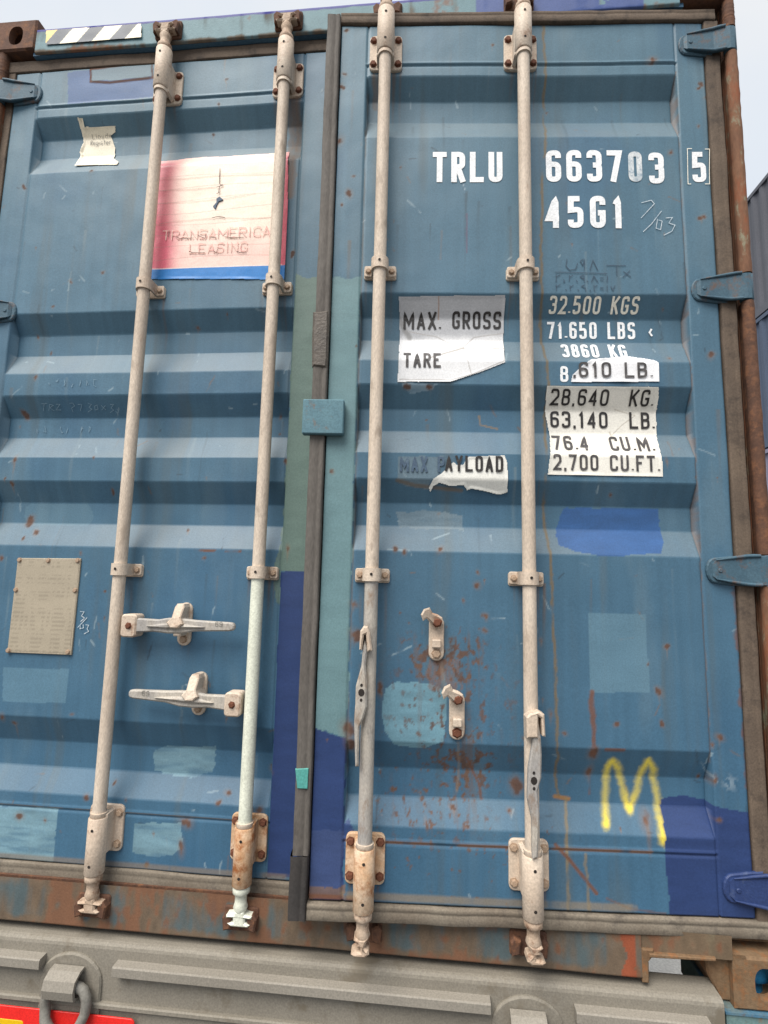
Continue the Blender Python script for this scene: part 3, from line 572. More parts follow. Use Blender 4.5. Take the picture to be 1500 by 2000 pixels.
# hinges
def hinge(door, hx, z, s, mat):
    X = lambda u: hx-s*u; q = MB(); o = []
    for k in range(9): a = R(90+180*k/8); o.append((X(.126-.024*math.cos(a)), z-.002+.034*math.sin(a)))
    o += [(X(.085), z-.041), (X(.05), z-.042), (X(.05), z+.040), (X(.085), z+.037)]
    q.prism(o, D0+.002, D0-.007, .003)                                     # foot welded to the door
    path = [(.136, D0-.008, .016), (.128, D0-.013, .024), (.085, D0-.015, .031), (.052, D0-.017, .036), (.034, D0-.022, .037), (.020, .0045, .037), (.008, .0018, .037), (-.004, .0022, .037)]
    vs = []; fs = []
    for u, y, h in path: vs += [(X(u), y, z-h-.001), (X(u), y, z+h), (X(u), y+.009, z+h), (X(u), y+.009, z-h-.001)]
    n = len(path)
    for k in range(n-1):
        for e in range(4): f = (k*4+e, k*4+(e+1) % 4, k*4+4+(e+1) % 4, k*4+4+e); fs.append(f if s > 0 else f[::-1])
    fs += [(0, 1, 2, 3), (n*4-1, n*4-2, n*4-3, n*4-4)]; q.add(vs, fs)
    for sg in (-1, 1):                                                     # rolled rims
        q.tube([(X(u), y-.001, z+sg*(h+.001)) for u, y, h in path[1:-2]], [.0015, .004, .005, .005, .0045], 8)
    q.lathe([(.0155, z-.039), (.0175, z-.037), (.0175, z+.037), (.0155, z+.039)], hx, HY, 20)
    part(door, 'hinge', q, mat)
    q = MB().prism([(X(.118)+.006*math.cos(t), z-.002+.006*math.sin(t)) for t in [2*math.pi*k/10 for k in range(10)]], D0-.011, D0-.0158, .0015); part(door, 'rivet', q, mat)
HZ = (2.638, 1.843, 1.046, .262)
PXR = 2.4205
for i, z in enumerate(HZ): hinge('R', PXR, z, 1, 'hingeb' if i == 3 else 'hinge')
for z in HZ[:3]: hinge('L', HXL, z-.006, -1, 'hinge')
# gaskets
def gasket(door, name, x0, z0, x1, z1, mat, vertical, bulge=.010, yb=.06, base=D0):
    n = 10; vs = []; fs = []; L = max(8, int(max(x1-x0, z1-z0)/.042)); q = MB()
    pr = [(0, yb), (0, base+.002), (.03, base-bulge*.8), (.10, base-bulge), (.60, base-bulge*.92), (.66, base-bulge*.78), (.72, base-bulge*.92), (.92, base-bulge), (.98, base-bulge*.8), (1, base+.002), (1, yb)]
    rg = random.Random(int(x0*1e4+z0*77))
    wob = [0]*(L+1); w2 = [0]*(L+1)
    for i in range(1, L+1): wob[i] = wob[i-1]*.8+rg.gauss(0, .0006); w2[i] = w2[i-1]*.8+rg.gauss(0, .0008)
    for i in range(L+1):
        t = i/L
        for u, y in pr:
            if vertical: vs.append((x0+(x1-x0)*u+wob[i], y+(w2[i] if y < base else 0), z0+(z1-z0)*t))
            else: vs.append((x0+(x1-x0)*t, y+(w2[i] if y < base else 0), z0+(z1-z0)*u+wob[i]))
    m_ = len(pr)
    for i in range(L):
        for k in range(m_-1): a = i*m_+k; fs.append((a, a+1, a+m_+1, a+m_) if not vertical else (a, a+m_, a+m_+1, a+1))
    q.add(vs, fs, True); return part(door, name, q, mat)
gasket('R', 'gasket', 1.194, .30, 1.2365, 2.745, 'rubber', True, .014, .055)
gasket('R', 'gasket', 1.189, .150, 1.2362, .30, 'rubberd', True, .018, .055)
gasket('R', 'gasket', 1.2365, 2.7185, 2.384, 2.757, 'rubberb', False, .008)
gasket('R', 'gasket', 1.2365, .147, 2.384, .1875, 'rubberl', False, .012)
gasket('R', 'gasket', 2.3505, .1875, 2.3935, 2.7185, 'rubberb', True, .004, .07)
gasket('L', 'gasket', .046, 2.7185, 1.1935, 2.762, 'rubberb', False, .004)
gasket('L', 'gasket', .046, .142, 1.1935, .1875, 'rubberl', False, .006)
gasket('L', 'gasket', .046, .1875, .0795, 2.7185, 'rubberb', True, .002)
# repaired gasket sleeve, turquoise dab, tape
q = MB().prism([PR(x, y, .012) for x, y in ((611, 608), (642, 605), (642, 640), (640, 700), (638, 718), (609, 715), (609, 660))], .03, .0115, .006); part('R', 'gasket_patch', q, 'rubber2')
q = MB().prism([PR(x, y, .010) for x, y in ((576, 1503), (602, 1502), (600, 1542), (580, 1541))], .02, .0135, .001); part('R', 'paint_dab', q, 'tealpaint')
# ---------- stickers and plates
def sticker(door, name, poly, colfun, off=.0018, step=.0018, rag=.0008, seed=5, curl=0):
    P, d, og = DOORS[door]; xs = [p[0] for p in poly]; zs = [p[1] for p in poly]
    gx = axis(min(xs)-.004, max(xs)+.004, step); gz = axis(min(zs)-.004, max(zs)+.004, step)
    def yf(X, Z):
        y = (prof(Z-.004)+prof(Z)+prof(Z+.004))/3+dent(X, Z)-off-(fbm(X, Z, 25, 25, 3, seed)-.3)*.0010
        if curl: e = segdist(X, Z, poly+[poly[0]]); y = y-curl*sstep(.010, 0, e)*fbm(X, Z, 18, 18, 2, seed+3)**2
        return y
    def keep(x, z): n = (fbm(x, z, 45, 45, 3, seed+9)-.5)*rag*3; return inpoly(x+n, z+n*.7, poly)
    def cf(X, Z): c = colfun(X, Z); return np.concatenate([c, np.zeros(X.shape+(1,))], -1)
    return grid_obj(name, gx, gz, yf, cf, M['sticker'], d, og, keep)
def flat(c, amt=.08, seed=1):
    return lambda X, Z: np.asarray(c)*(1-amt+2*amt*fbm(X, Z, 18, 18, 4, seed))[..., None]
def crackmask(X, Z, lines, w): return sstep(w, w*.3, segdist(X, Z, lines))
def c_gross(X, Z):
    n = fbm(X, Z, 14, 14, 4, 7); zl = conv(PR, [(880, 660)])[0][1]
    k = sstep(.012, -.012, Z-zl+(n-.5)*.03)[..., None]; c = S(180, 181, 184)*(1-k)+S(224, 224, 225)*k; c = c*(.93+.12*n[..., None])
    for ln, wd, cc in (([(780, 625), (790, 645), (800, 660)], .012, S(140, 138, 136)), ([(840, 698), (862, 692), (905, 680)], .005, S(150, 144, 138)), ([(800, 648), (850, 658), (905, 681), (985, 682)], .0022, S(165, 160, 156)), ([(905, 681), (920, 730)], .0022, S(170, 165, 160)), ([(905, 678), (925, 660), (985, 652)], .003, S(170, 166, 164)), ([(858, 578), (856, 625)], .003, S(160, 130, 112)),
                       ([(984, 650), (984, 706), (920, 732), (880, 742), (780, 742)], .0025, S(150, 146, 142))):
        m_ = crackmask(X+(n-.5)*.006, Z+(n-.5)*.006, conv(PR, ln), wd)[..., None]*.75; c = c*(1-m_)+cc*m_
    return c
sticker('R', 'sticker', conv(PR, [(779, 580), (987, 577), (984, 620), (986, 708), (940, 726), (880, 746), (777, 746), (781, 650)]), c_gross, seed=11, curl=.004)['label'] = 'grey and white MAX. GROSS and TARE sticker with a cut corner'
sticker('R', 'sticker', conv(PR, [(862, 925), (885, 903), (895, 910), (905, 908), (913, 893), (985, 890), (990, 905), (990, 962), (975, 967), (945, 960), (920, 955), (912, 958), (905, 948), (880, 950), (858, 943), (846, 950), (840, 962), (838, 953), (846, 936)]), flat(S(226, 225, 218), .06, 3), seed=13, curl=.006)['label'] = 'torn white MAX PAYLOAD sticker'
sticker('R', 'sticker', conv(PR, [(1115, 746), (1118, 733), (1140, 712), (1155, 702), (1185, 700), (1221, 696), (1250, 700), (1276, 704), (1286, 709), (1287, 746)]), flat(S(228, 228, 230), .06, 4), seed=15, curl=.008)['label'] = 'torn white sticker reading 8,610 LB.'
def c_white(X, Z):
    n = fbm(X, Z, 12, 12, 4, 17); c = S(228, 224, 214)*(.93+.12*n[..., None])
    for ln, wd in (([(1200, 800), (1240, 812), (1215, 830), (1195, 850)], .002), ([(1190, 845), (1198, 860)], .004)):
        m_ = crackmask(X, Z, conv(PR, ln), wd)[..., None]*.6; c = c*(1-m_)+S(165, 155, 140)*m_
    return c
sticker('R', 'sticker', conv(PR, [(1068, 754), (1286, 756), (1286, 775), (1282, 830), (1290, 890), (1294, 931), (1069, 927), (1073, 850), (1064, 800)]), c_white, seed=17, curl=.004)['label'] = 'white sticker with payload and cubic capacity figures'
q_ll = conv(PL, [(153, 232), (163, 233), (166, 249), (225, 246), (226, 258), (217, 266), (225, 288), (222, 310), (232, 317), (230, 322), (180, 323), (147, 325), (160, 305), (158, 300), (164, 280), (160, 258)])
sticker('L', 'sticker', q_ll, flat(S(226, 216, 194), .08, 5), seed=19, curl=.006)['label'] = 'torn cream inspection sticker'
def c_pink(X, Z):
    pk = np.array(conv(PL, [(297, 545), (565, 300)])); x0, z0 = pk[0]; x1, z1 = pk[1]; u = (X-x0)/(x1-x0); v = (Z-z0)/(z1-z0); n = fbm(X, Z, 6, 4, 4, 23); n2 = fbm(X, Z, 30, 5, 3, 27)
    k = np.clip(.85*sstep(.26, .0, u+(n-.5)*.14)+sstep(.93, 1.0, u+(n-.5)*.05)+.26*sstep(.50, .08, v+(n-.5)*.35), 0, .9)[..., None]
    c = S(238, 220, 202)*(1-k)+S(218, 84, 112)*k; c = c*(.95+.1*n2[..., None])
    k2 = sstep(.93, .98, v)[..., None]*.6; c = c*(1-k2)+S(238, 190, 180)*k2
    b = (Z < z0+.031*(1+0*X))[..., None]; c = np.where(b, S(32, 118, 188)*(.92+.15*n2[..., None]), c); wl = crackmask(X, Z, [(x0, z0+.0325), (x1, z0+.0325)], .002)[..., None]; c = c*(1-wl)+S(236, 220, 210)*wl
    for k3 in range(9):
        zz = z0+(z1-z0)*(.14+.095*k3); ln = [(x0+(x1-x0)*t, zz+.006*math.sin(t*4+k3)+.010*t) for t in np.linspace(0, 1, 8)]
        m_ = crackmask(X, Z, ln, .0018)[..., None]*.45*(1-b); c = c*(1-m_)+S(170, 130, 122)*m_
    return c
PINK = conv(PL, [(311, 316), (400, 308), (440, 307), (566, 297), (563, 400), (556, 546), (296, 546), (303, 430)])
pink = sticker('L', 'sticker', PINK, c_pink, seed=21, rag=.001, curl=.003); pink['label'] = 'faded pink and cream leasing sticker with peeling letters'
# black-and-white hazard stripes are on the header, see below
# safety approval plate
cp = conv(PL, [(37, 1090), (160, 1091), (141, 1279), (16, 1274)])
q = MB().prism([(cp[0][0], cp[0][1]), (cp[1][0], cp[1][1]), (cp[2][0], cp[2][1]), (cp[3][0], cp[3][1])], D0+.002, D0-.005, .0012); part('L', 'approval_plate', q, 'plate')
(pa_, pb_, pc_, pd_) = cp
q = grid_obj('plate_face', axis(pd_[0], pb_[0], .003), axis(pc_[1]+.006, pa_[1]-.006, .003), lambda X, Z: 0*X+D0-.0056, lambda X, Z: np.concatenate([S(168, 157, 138)*(.86+.2*fbm(X, Z, 10, 30, 4, 77)-.16*((np.sin(Z*2*math.pi/.0125) > .2)*(fbm(X, Z, 130, 20, 2, 79) > .5)*(fbm(X, Z, 3, 40, 2, 83) > .42)))[..., None]*np.ones(3), .2*np.ones(X.shape+(1,))], -1), M['sticker'], dl, OL, lambda x, z: inpoly(x, z, [(a+(sum(p[0] for p in cp)/4-a)*.04, b+(sum(p[1] for p in cp)/4-b)*.03) for a, b in cp]))
for x, y in ((41, 1094), (97, 1095), (154, 1095), (34, 1152), (149, 1153), (19, 1270), (135, 1273)):
    (x, z), = conv(PL, [(x, y)]); bolt('L', x, z, D0-.005, .0062, 'boltp', .005)
# ------------------------------------------------------------------ lettering made of strokes
f_ = True
G = {
 'T': [[(0, 1), (1, 1)], [(.5, 1), (.5, 0)]], 'L': [[(0, 1), (0, 0), (1, 0)]], 'I': [[(.5, 0), (.5, 1)]], 'N': [[(0, 0), (0, 1), (1, 0), (1, 1)]],
 'R': [[(0, 0), (0, 1), (1, 1, 1), (1, .5, 1), (0, .5)], [(.45, .5), (1, 0)]], 'U': [[(0, 1), (0, 0, 1), (1, 0, 1), (1, 1)]],
 '6': [[(1, .8), (1, 1, 1), (0, 1, 1), (0, 0, 1), (1, 0, 1), (1, .57, 1), (0, .57)]], '9': [[(0, .2), (0, 0, 1), (1, 0, 1), (1, 1, 1), (0, 1, 1), (0, .43, 1), (1, .43)]],
 '3': [[(0, .8), (0, 1, 1), (1, 1, 1), (1, .53, 1), (.35, .53)], [(.35, .53), (1, .53, 1), (1, 0, 1), (0, 0, 1), (0, .2)]],
 '7': [[(0, 1), (1, 1), (.35, 0)]], '0': [[(0, .5), (0, 0, 1), (1, 0, 1), (1, 1, 1), (0, 1, 1), (0, .5)]],
 '5': [[(.95, 1), (.04, 1), (0, .56), (1, .6, 1), (1, 0, 1), (0, 0, 1), (0, .2)]], '4': [[(.75, 0), (.75, 1), (0, .25), (1.08, .25)]],
 'G': [[(1, .76), (1, 1, 1), (0, 1, 1), (0, 0, 1), (1, 0, 1), (1, .46), (.5, .46)]], '1': [[(.1, .78), (.6, 1), (.6, 0)]],
 '2': [[(0, .78), (0, 1, 1), (1, 1, 1), (1, .55), (0, 0), (1, 0)]], '8': [[(0, .26), (0, 0, 1), (1, 0, 1), (1, .53, 1), (0, .53, 1), (0, .26)], [(.04, .76), (.04, .53, 1), (.96, .53, 1), (.96, 1, 1), (.04, 1, 1), (.04, .76)]],
 'K': [[(0, 0), (0, 1)], [(1, 1), (.06, .42)], [(.36, .6), (1, 0)]], 'S': [[(1, .8), (1, 1, 1), (0, 1, 1), (0, .53, 1), (1, .53, 1), (1, 0, 1), (0, 0, 1), (0, .2)]],
 'B': [[(0, 0), (0, 1), (.96, 1, 1), (.96, .53, 1), (0, .53)], [(.3, .53), (1, .53, 1), (1, 0, 1), (0, 0)]], 'C': [[(1, .74), (1, 1, 1), (0, 1, 1), (0, 0, 1), (1, 0, 1), (1, .26)]],
 'M': [[(0, 0), (0, 1), (.5, .3), (1, 1), (1, 0)]], 'A': [[(0, 0), (.5, 1), (1, 0)], [(.2, .28), (.8, .28)]], 'X': [[(0, 0), (1, 1)], [(0, 1), (1, 0)]],
 'P': [[(0, 0), (0, 1), (1, 1, 1), (1, .47, 1), (0, .47)]], 'Y': [[(0, 1), (.5, .48), (1, 1)], [(.5, .48), (.5, 0)]], 'D': [[(0, 0), (0, 1), (1, 1, 1), (1, 0, 1), (0, 0)]],
 'E': [[(1, 1), (0, 1), (0, 0), (1, 0)], [(0, .53), (.8, .53)]], 'F': [[(1, 1), (0, 1), (0, 0)], [(0, .53), (.8, .53)]], 'O': [[(0, .5), (0, 0, 1), (1, 0, 1), (1, 1, 1), (0, 1, 1), (0, .5)]],
 '.': [[(.5, 0), (.5, .09)]], ',': [[(.6, .08), (.35, -.14)]], "'": [[(.5, 1), (.5, .85)]], 'o': [[(0, .3), (0, 0, 1), (1, 0, 1), (1, .6, 1), (0, .6, 1), (0, .3)]], 'l': [[(.5, 0), (.5, 1)]], 'y': [[(0, .6), (.5, 0)], [(1, .6), (.3, -.3)]],
 'd': [[(1, 1), (1, 0)], [(1, .6), (0, .6, 1), (0, 0, 1), (1, 0)]], 's': [[(1, .6), (0, .6, 1), (0, .3, 1), (1, .3, 1), (1, 0, 1), (0, 0)]], 'e': [[(0, .3), (1, .3), (1, .6, 1), (0, .6, 1), (0, 0, 1), (1, 0)]],
 'g': [[(1, .6), (0, .6, 1), (0, 0, 1), (1, 0)], [(1, .6), (1, -.3, 1), (0, -.3)]], 'i': [[(.5, 0), (.5, .6)]], 't': [[(.5, 1), (.5, 0)], [(.1, .65), (.9, .65)]], 'r': [[(.1, 0), (.1, .6), (.9, .6)]]}
WID = {'.': .22, ',': .25, "'": .2, '1': .72, 'I': .4, 'M': 1.3, 'l': .4, 'i': .4, ' ': .75}
def fillet(pl, r):
    out = []
    for i, p in enumerate(pl):
        if len(p) < 3 or i in (0, len(pl)-1): out.append(Vector(p[:2])); continue
        a, b, c = Vector(pl[i-1][:2]), Vector(p[:2]), Vector(pl[i+1][:2]); u = a-b; v = c-b; k = min(r, u.length*.5, v.length*.5); u.normalize(); v.normalize()
        s, e = b+u*k, b+v*k
        for j in range(6):
            t = j/5; out.append(s*(1-t)**2+b*2*t*(1-t)+e*t*t)
    return out
def ends(st, h):
    r = []
    for a, b in ((st[0], st[1]), (st[-1], st[-2])):
        dx, dy = abs(a[0]-b[0])*.5, abs(a[1]-b[1]); r.append(h if ((dx > dy and a[0] in (0, 1)) or (dy >= dx and a[1] in (0, 1))) else 0)
    return r
def ribbon(q, pts, t, place, e0=0, e1_=0):
    P = []
    for i, p in enumerate(pts):
        if P and (p-P[-1]).length < 1e-5: continue
        if P:
            n = int((p-P[-1]).length/.012); a = P[-1]
            for j in range(1, n+1): P.append(a.lerp(p, j/(n+1)))
        P.append(p)
    if len(P) < 2: return
    vs = []; n = len(P); closed = (P[0]-P[-1]).length < 1e-4
    if not closed:
        if e0: P[0] = P[0]+(P[0]-P[1]).normalized()*e0
        if e1_: P[-1] = P[-1]+(P[-1]-P[-2]).normalized()*e1_
    for i in range(n):
        e1 = (P[i]-P[i-1]) if i else ((P[0]-P[-2]) if closed else (P[1]-P[0])); e2 = (P[i+1]-P[i]) if i < n-1 else ((P[1]-P[0]) if closed else e1)
        e1 = e1.normalized(); e2 = e2.normalized(); n1 = Vector((-e1.y, e1.x)); n2 = Vector((-e2.y, e2.x)); k = n1+n2; k = k/max(k.length_squared/2, .3)
        tt = t(i/(n-1)) if callable(t) else t
        vs += [place(P[i]+k*tt/2), place(P[i]-k*tt/2)]
    q.add(vs, [(2*i, 2*i+1, 2*i+3, 2*i+2) for i in range(n-1)])
def surf(off):
    cnt = [0]
    def mk():
        cnt[0] += 1; o = off+.00012*(cnt[0] % 5)
        return lambda p: (p.x, float(prof(p.y))+float(dent(np.array(p.x), np.array(p.y)))-o, p.y)
    return mk
def text(door, s, px0, px1, py0, py1, mat, t=.155, off=.0012, name='lettering', slope=0, space=.34, gw=.56):
    # s set between photo columns px0..px1, its capitals between rows py0 (top) and py1 (baseline)
    P = DOORS[door][0]; ym = (py0+py1)/2; (xa, _), (xb, _) = conv(P, [(px0, ym), (px1, ym)]); zt = conv(P, [((px0+px1)/2, py0)])[0][1]; zb = conv(P, [((px0+px1)/2, py1)])[0][1]; zl = conv(P, [(px0, py1)])[0][1]; zr = conv(P, [(px1, py1)])[0][1]
    H = zt-zb; tot = sum(WID.get(ch, 1)*gw for ch in s)+space*gw*(len(s)-1); k = (xb-xa)/(tot*H); q = MB(); x = xa; mk = surf(off); th = t*H
    for ch in s+' ':
        if ch == ' ' and q.f: part(door, name, q, mat); q = MB()
        wd = WID.get(ch, 1)*gw*H*k
        for st in G.get(ch, []):
            tw = min(th, wd*.6); sl = fillet([(x+tw/2+p[0]*(wd-tw), zb+th/2+p[1]*(H-th), *p[2:]) for p in st], wd*.42)
            ribbon(q, sl, tw if ch not in '.,' else th, mk(), *(ends(st, tw*.5) if ch not in '.,' else (0, 0)))
        x += wd+space*gw*H*k
def scrawl(door, lines, wpx, mat, off=.002, name='handwriting'):
    P = DOORS[door][0]; q = MB(); mk = surf(off)
    for ln in lines: ribbon(q, [Vector(p) for p in conv(P, ln)], wpx*.00135, mk())
    return part(door, name, q, mat)
text('R', 'TRLU', 845, 981, 298, 357, 'white', .17)
text('R', '6637', 1066, 1215, 294, 356, 'white', .165); text('R', '0', 1227, 1254, 296, 355, 'worn_white', .165); text('R', '3', 1267, 1297, 298, 358, 'white', .165)
text('R', '5', 1352, 1379, 297, 355, 'white', .16)
scrawl('R', [[(1351, 291), (1342, 291), (1344, 359), (1350, 359)], [(1376, 292), (1385, 292), (1386, 359), (1377, 359)]], 1.6, 'ivory', name='lettering')
text('R', '45G1', 1065, 1217, 384, 446, 'white', .17, space=.42)
text('R', '32.500 KGS', 1073, 1248, 578, 614, 'ivory', .15); text('R', '71.650 LBS', 1069, 1240, 629, 662, 'white', .15); text('R', '3860 KG', 1097, 1223, 673, 698, 'white', .16)
text('R', '8', 1094, 1110, 715, 746, 'white', .16)
scrawl('R', [[(1272, 643), (1268, 650), (1273, 657)]], 4, 'white', name='lettering')
text('R', 'MAX.', 788, 861, 610, 644, 'black', .14, .0038); text('R', 'GROSS', 883, 978, 609, 643, 'black', .14, .0038); text('R', 'TARE', 788, 861, 690, 718, 'greyprint', .15, .0038)
text('R', 'MAX P', 781, 868, 892, 922, 'ghost', .15, .003); text('R', 'AYLOAD', 869, 982, 891, 922, 'black', .15, .0045)
text('R', ',610 LB.', 1119, 1273, 708, 738, 'greyprint', .15, .0048)
text('R', '28,640  KG.', 1075, 1277, 761, 794, 'black', .14, .0038); text('R', '63,140  LB.', 1074, 1277, 805, 837, 'black', .14, .0038)
text('R', '76.4  CU.M.', 1078, 1274, 853, 880, 'greyprint', .15, .0038); text('R', '2,700 CU.FT.', 1080, 1287, 889, 920, 'greyprint', .14, .0038)
scrawl('R', [[(1253, 396), (1272, 391), (1278, 398), (1252, 426)], [(1292, 412), (1272, 438), (1256, 453)], [(1284, 428), (1281, 446), (1290, 449), (1293, 432), (1286, 430)], [(1300, 426), (1313, 425), (1306, 436), (1318, 440), (1312, 452), (1296, 460)]], 1.6, 'chalk')
scrawl('R', [[(1107, 506), (1105, 520), (1112, 528), (1124, 526), (1128, 514)], [(1140, 506), (1133, 510), (1138, 518), (1142, 506), (1141, 528)], [(1152, 528), (1158, 508), (1168, 528)], [(1084, 532), (1186, 534)], [(1184, 518), (1222, 519)], [(1204, 520), (1205, 538)], [(1217, 530), (1232, 541)], [(1230, 529), (1216, 542)],
              [(1086, 536), (1086, 550)], [(1086, 541), (1094, 537)], [(1100, 546), (1103, 550), (1100, 552)], [(1112, 537), (1112, 550)], [(1112, 542), (1119, 538)], [(1125, 547), (1128, 551)], [(1140, 537), (1133, 540), (1139, 545), (1141, 537), (1141, 551)], [(1146, 548), (1149, 551)], [(1155, 551), (1160, 539), (1168, 551)], [(1172, 542), (1179, 542)], [(1172, 547), (1179, 547)], [(1187, 538), (1186, 551)],
              [(1086, 556), (1087, 568)], [(1087, 560), (1094, 556)], [(1104, 565), (1107, 568)], [(1113, 557), (1114, 568)], [(1114, 561), (1120, 557)], [(1128, 565), (1131, 568)], [(1143, 556), (1136, 559), (1143, 562), (1144, 569)], [(1152, 566), (1154, 569)], [(1160, 557), (1161, 568)], [(1160, 560), (1167, 557)], [(1172, 561), (1179, 561)], [(1172, 565), (1179, 565)], [(1186, 557), (1186, 568)], [(1193, 558), (1197, 567), (1201, 557)]], 1.5, 'marker')
scrawl('L', [[(157, 1194), (165, 1195), (160, 1203), (166, 1207), (158, 1214)], [(171, 1206), (152, 1226)], [(158, 1220), (157, 1228), (164, 1226), (163, 1219)], [(168, 1220), (174, 1221), (171, 1228), (174, 1233), (165, 1238)]], 1.5, 'chalk')
scrawl('L', [[(81, 789), (93, 788)], [(87, 789), (85, 803)], [(96, 803), (98, 790), (105, 792), (98, 797), (107, 803)], [(110, 790), (118, 790), (110, 801), (120, 801)], [(136, 788), (142, 787), (146, 793), (140, 797), (143, 805)], [(152, 790), (160, 790), (157, 803)], [(172, 788), (179, 790), (174, 796), (180, 799), (172, 805)], [(186, 793), (190, 791), (192, 799), (186, 801), (185, 793)], [(198, 792), (207, 801)], [(206, 792), (199, 801)], [(215, 790), (222, 790), (217, 797), (222, 801), (215, 806)], [(228, 799), (232, 802), (229, 807), (226, 803)]], 1.2, 'faint')
for yy, xx in ((748, (98, 112, 128, 142, 156, 172, 186)), (840, (72, 88, 120, 132, 160, 176))):
    scrawl('L', [[(x+rnd.uniform(-3, 3), yy+rnd.uniform(-8, 8)) for _ in range(4)] for x in xx], 1.0, 'faint')
text('L', "LloydsRegister"[:6], 181, 219, 262, 272, 'greyprint', .08, .004, gw=.5); text('L', 'Register', 178, 218, 275, 284, 'greyprint', .08, .004, gw=.5)
text('L', 'TRANSAMERICA', 319, 529, 448, 467, 'emboss', .09, .0045, space=.2); text('L', 'LEASING', 371, 484, 476, 495, 'emboss', .09, .0045, space=.3)
scrawl('L', [[(431, 331), (430, 345), (430, 362)], [(436, 362), (430, 367), (428, 380)], [(424, 368), (438, 364)], [(424, 381), (432, 377)], [(415, 428), (427, 425), (441, 427)], [(330, 465), (332, 452)], [(346, 464), (352, 468), (380, 467)], [(388, 462), (402, 468), (404, 458)], [(410, 465), (424, 467)], [(440, 465), (456, 467), (478, 466)], [(371, 493), (378, 496), (402, 496)], [(418, 492), (424, 496), (427, 488)], [(464, 493), (470, 496), (482, 494)]], 1.5, 'crack', .0050, 'peeling_edge')
part('L', 'tear', MB().prism([(x, z) for x, z in conv(PL, [(417, 405), (424, 397), (424, 390), (430, 386), (437, 392), (434, 394), (428, 396), (424, 404), (422, 411)])], D0+.002, D0-.0052, .0005, lambda x, z: float(dent(np.array(x), np.array(z)))), 'ghost')
scrawl('L', [[(303, 352), (360, 351), (420, 345), (535, 342)], [(303, 374), (380, 371), (424, 367)], [(303, 399), (370, 396), (420, 391), (440, 390), (500, 380)], [(415, 428), (340, 434), (303, 441)], [(430, 427), (480, 428), (530, 427)]], .7, 'peelline', .0035, 'peeling_edge')
P_ = DOORS['L'][0]
for s_, x_, z_ in (('69', .945, .866), ('69', .748, .672)):
    q = MB(); y_ = D0-.0588; xx = x_
    for ch in s_:
        for st in G[ch]: ribbon(q, fillet([(xx+p[0]*.007, z_-.006+p[1]*.012, *p[2:]) for p in st], .003), .0018, lambda p: (p.x, y_, p.y))
        xx += .012
    part('L', 'stamped_number', q, 'ring')
# ------------------------------------------------------------------ the frame round the doors
def rustpaint(seed, base, lvl, edges):
    def f(X, Z):
        n1 = fbm(X, Z, 26, 3.5, 4, seed); n2 = fbm(X, Z, 9, 7, 5, seed+7); n3 = fbm(X, Z, 60, 30, 3, seed+3)
        c = np.asarray(base)*(.82+.3*n3[..., None])*np.ones(X.shape+(3,)); e = edges(X, Z)
        k = sstep(.42, .62, n1*.6+n2*.4+lvl+e*.35); col1 = S(106, 88, 70)*(.7+.6*n3[..., None]); k = k[..., None]; c = c*(1-k*.9)+col1*k*.9
        k2 = sstep(.55, .66, n2*.6+n3*.4+e*.12+lvl*.5)[..., None]; c = c*(1-k2*.8)+S(118, 80, 58)*(.7+.5*n1[..., None])*k2*.8
        return np.concatenate([np.clip(c, 0, 1), k], -1)
    return f
def bpart(name, q, mat): return q.build(name, M[mat], box)
def headpaint(X, Z):
    c = rustpaint(410, S(98, 130, 138), -.16, lambda X, Z: sstep(2.782, 2.766, Z)*.7)(X, Z)
    k = ((X > 1.66) & (X < 2.17) & (fbm(X, Z, 20, 20, 3, 421)+X*.0 > .25))[..., None]; c[..., :3] = np.where(k, S(68, 86, 136)*(.9+.2*fbm(X, Z, 30, 9, 3, 425)[..., None]), c[..., :3])
    k = sstep(2.843, 2.847, Z+(fbm(X, Z, 30, 30, 2, 431)-.5)*.006)[..., None]; c[..., :3] = c[..., :3]*(1-k)+S(52, 54, 128)*k; return c
def rounded(zlo, zhi, r, y0, amp=.003, seed=3):
    def f(X, Z):
        e = np.minimum(Z-zlo, zhi-Z); a = np.clip(1-e/r, 0, 1); return y0+r*(1-np.sqrt(np.clip(1-a*a, 0, 1)))+(fbm(X, Z, 5, 5, 3, seed)-.5)*amp
    return f
grid_obj('header', axis(.163, 2.275, .006), axis(2.762, 2.858, .003), rounded(2.762, 2.858, .007, .004), headpaint, M['frame'], box)
bpart('header_beam', MB().box((.15, .014, 2.764), (2.29, .09, 2.856)), 'body')
def sillpaint(X, Z):
    c = rustpaint(510, S(80, 93, 96), .07, lambda X, Z: sstep(.075, .047, Z)*.7+.25*sstep(.13, .16, Z)+.28*sstep(1.95, 2.05, X))(X, Z)
    n = fbm(X, Z, 40, 20, 4, 515); k = (((X > 2.022+.007*np.sin(Z*70+1)) & (X < 2.053)) & (n > .36))[..., None]; c[..., :3] = np.where(k, S(136, 72, 48)*(.75+.5*n[..., None]), c[..., :3]); return c
def silly(X, Z):
    d = np.interp(X, [0, 1.75, 1.83, 1.9, 1.95, 2.03, 2.07], [.0, 0, .006, .001, .012, .004, .0]); return .001+(fbm(X, Z, 4, 4, 3, 521)-.5)*.006+.012*sstep(.052, .045, Z)
grid_obj('sill', axis(.163, 2.064, .005), axis(.045, .160, .0035), silly, sillpaint, M['frame'], box)
bpart('sill_beam', MB().box((.15, .016, .052), (2.062, .12, .158)), 'rust')
grid_obj('sill', axis(2.0655, 2.277, .005), axis(.106, .160, .0035), lambda X, Z: .004+(fbm(X, Z, 6, 6, 2, 523)-.5)*.003, lambda X, Z: rustpaint(530, S(120, 112, 90), .10, lambda X, Z: 0*X+.3)(X, Z), M['frame'], box)
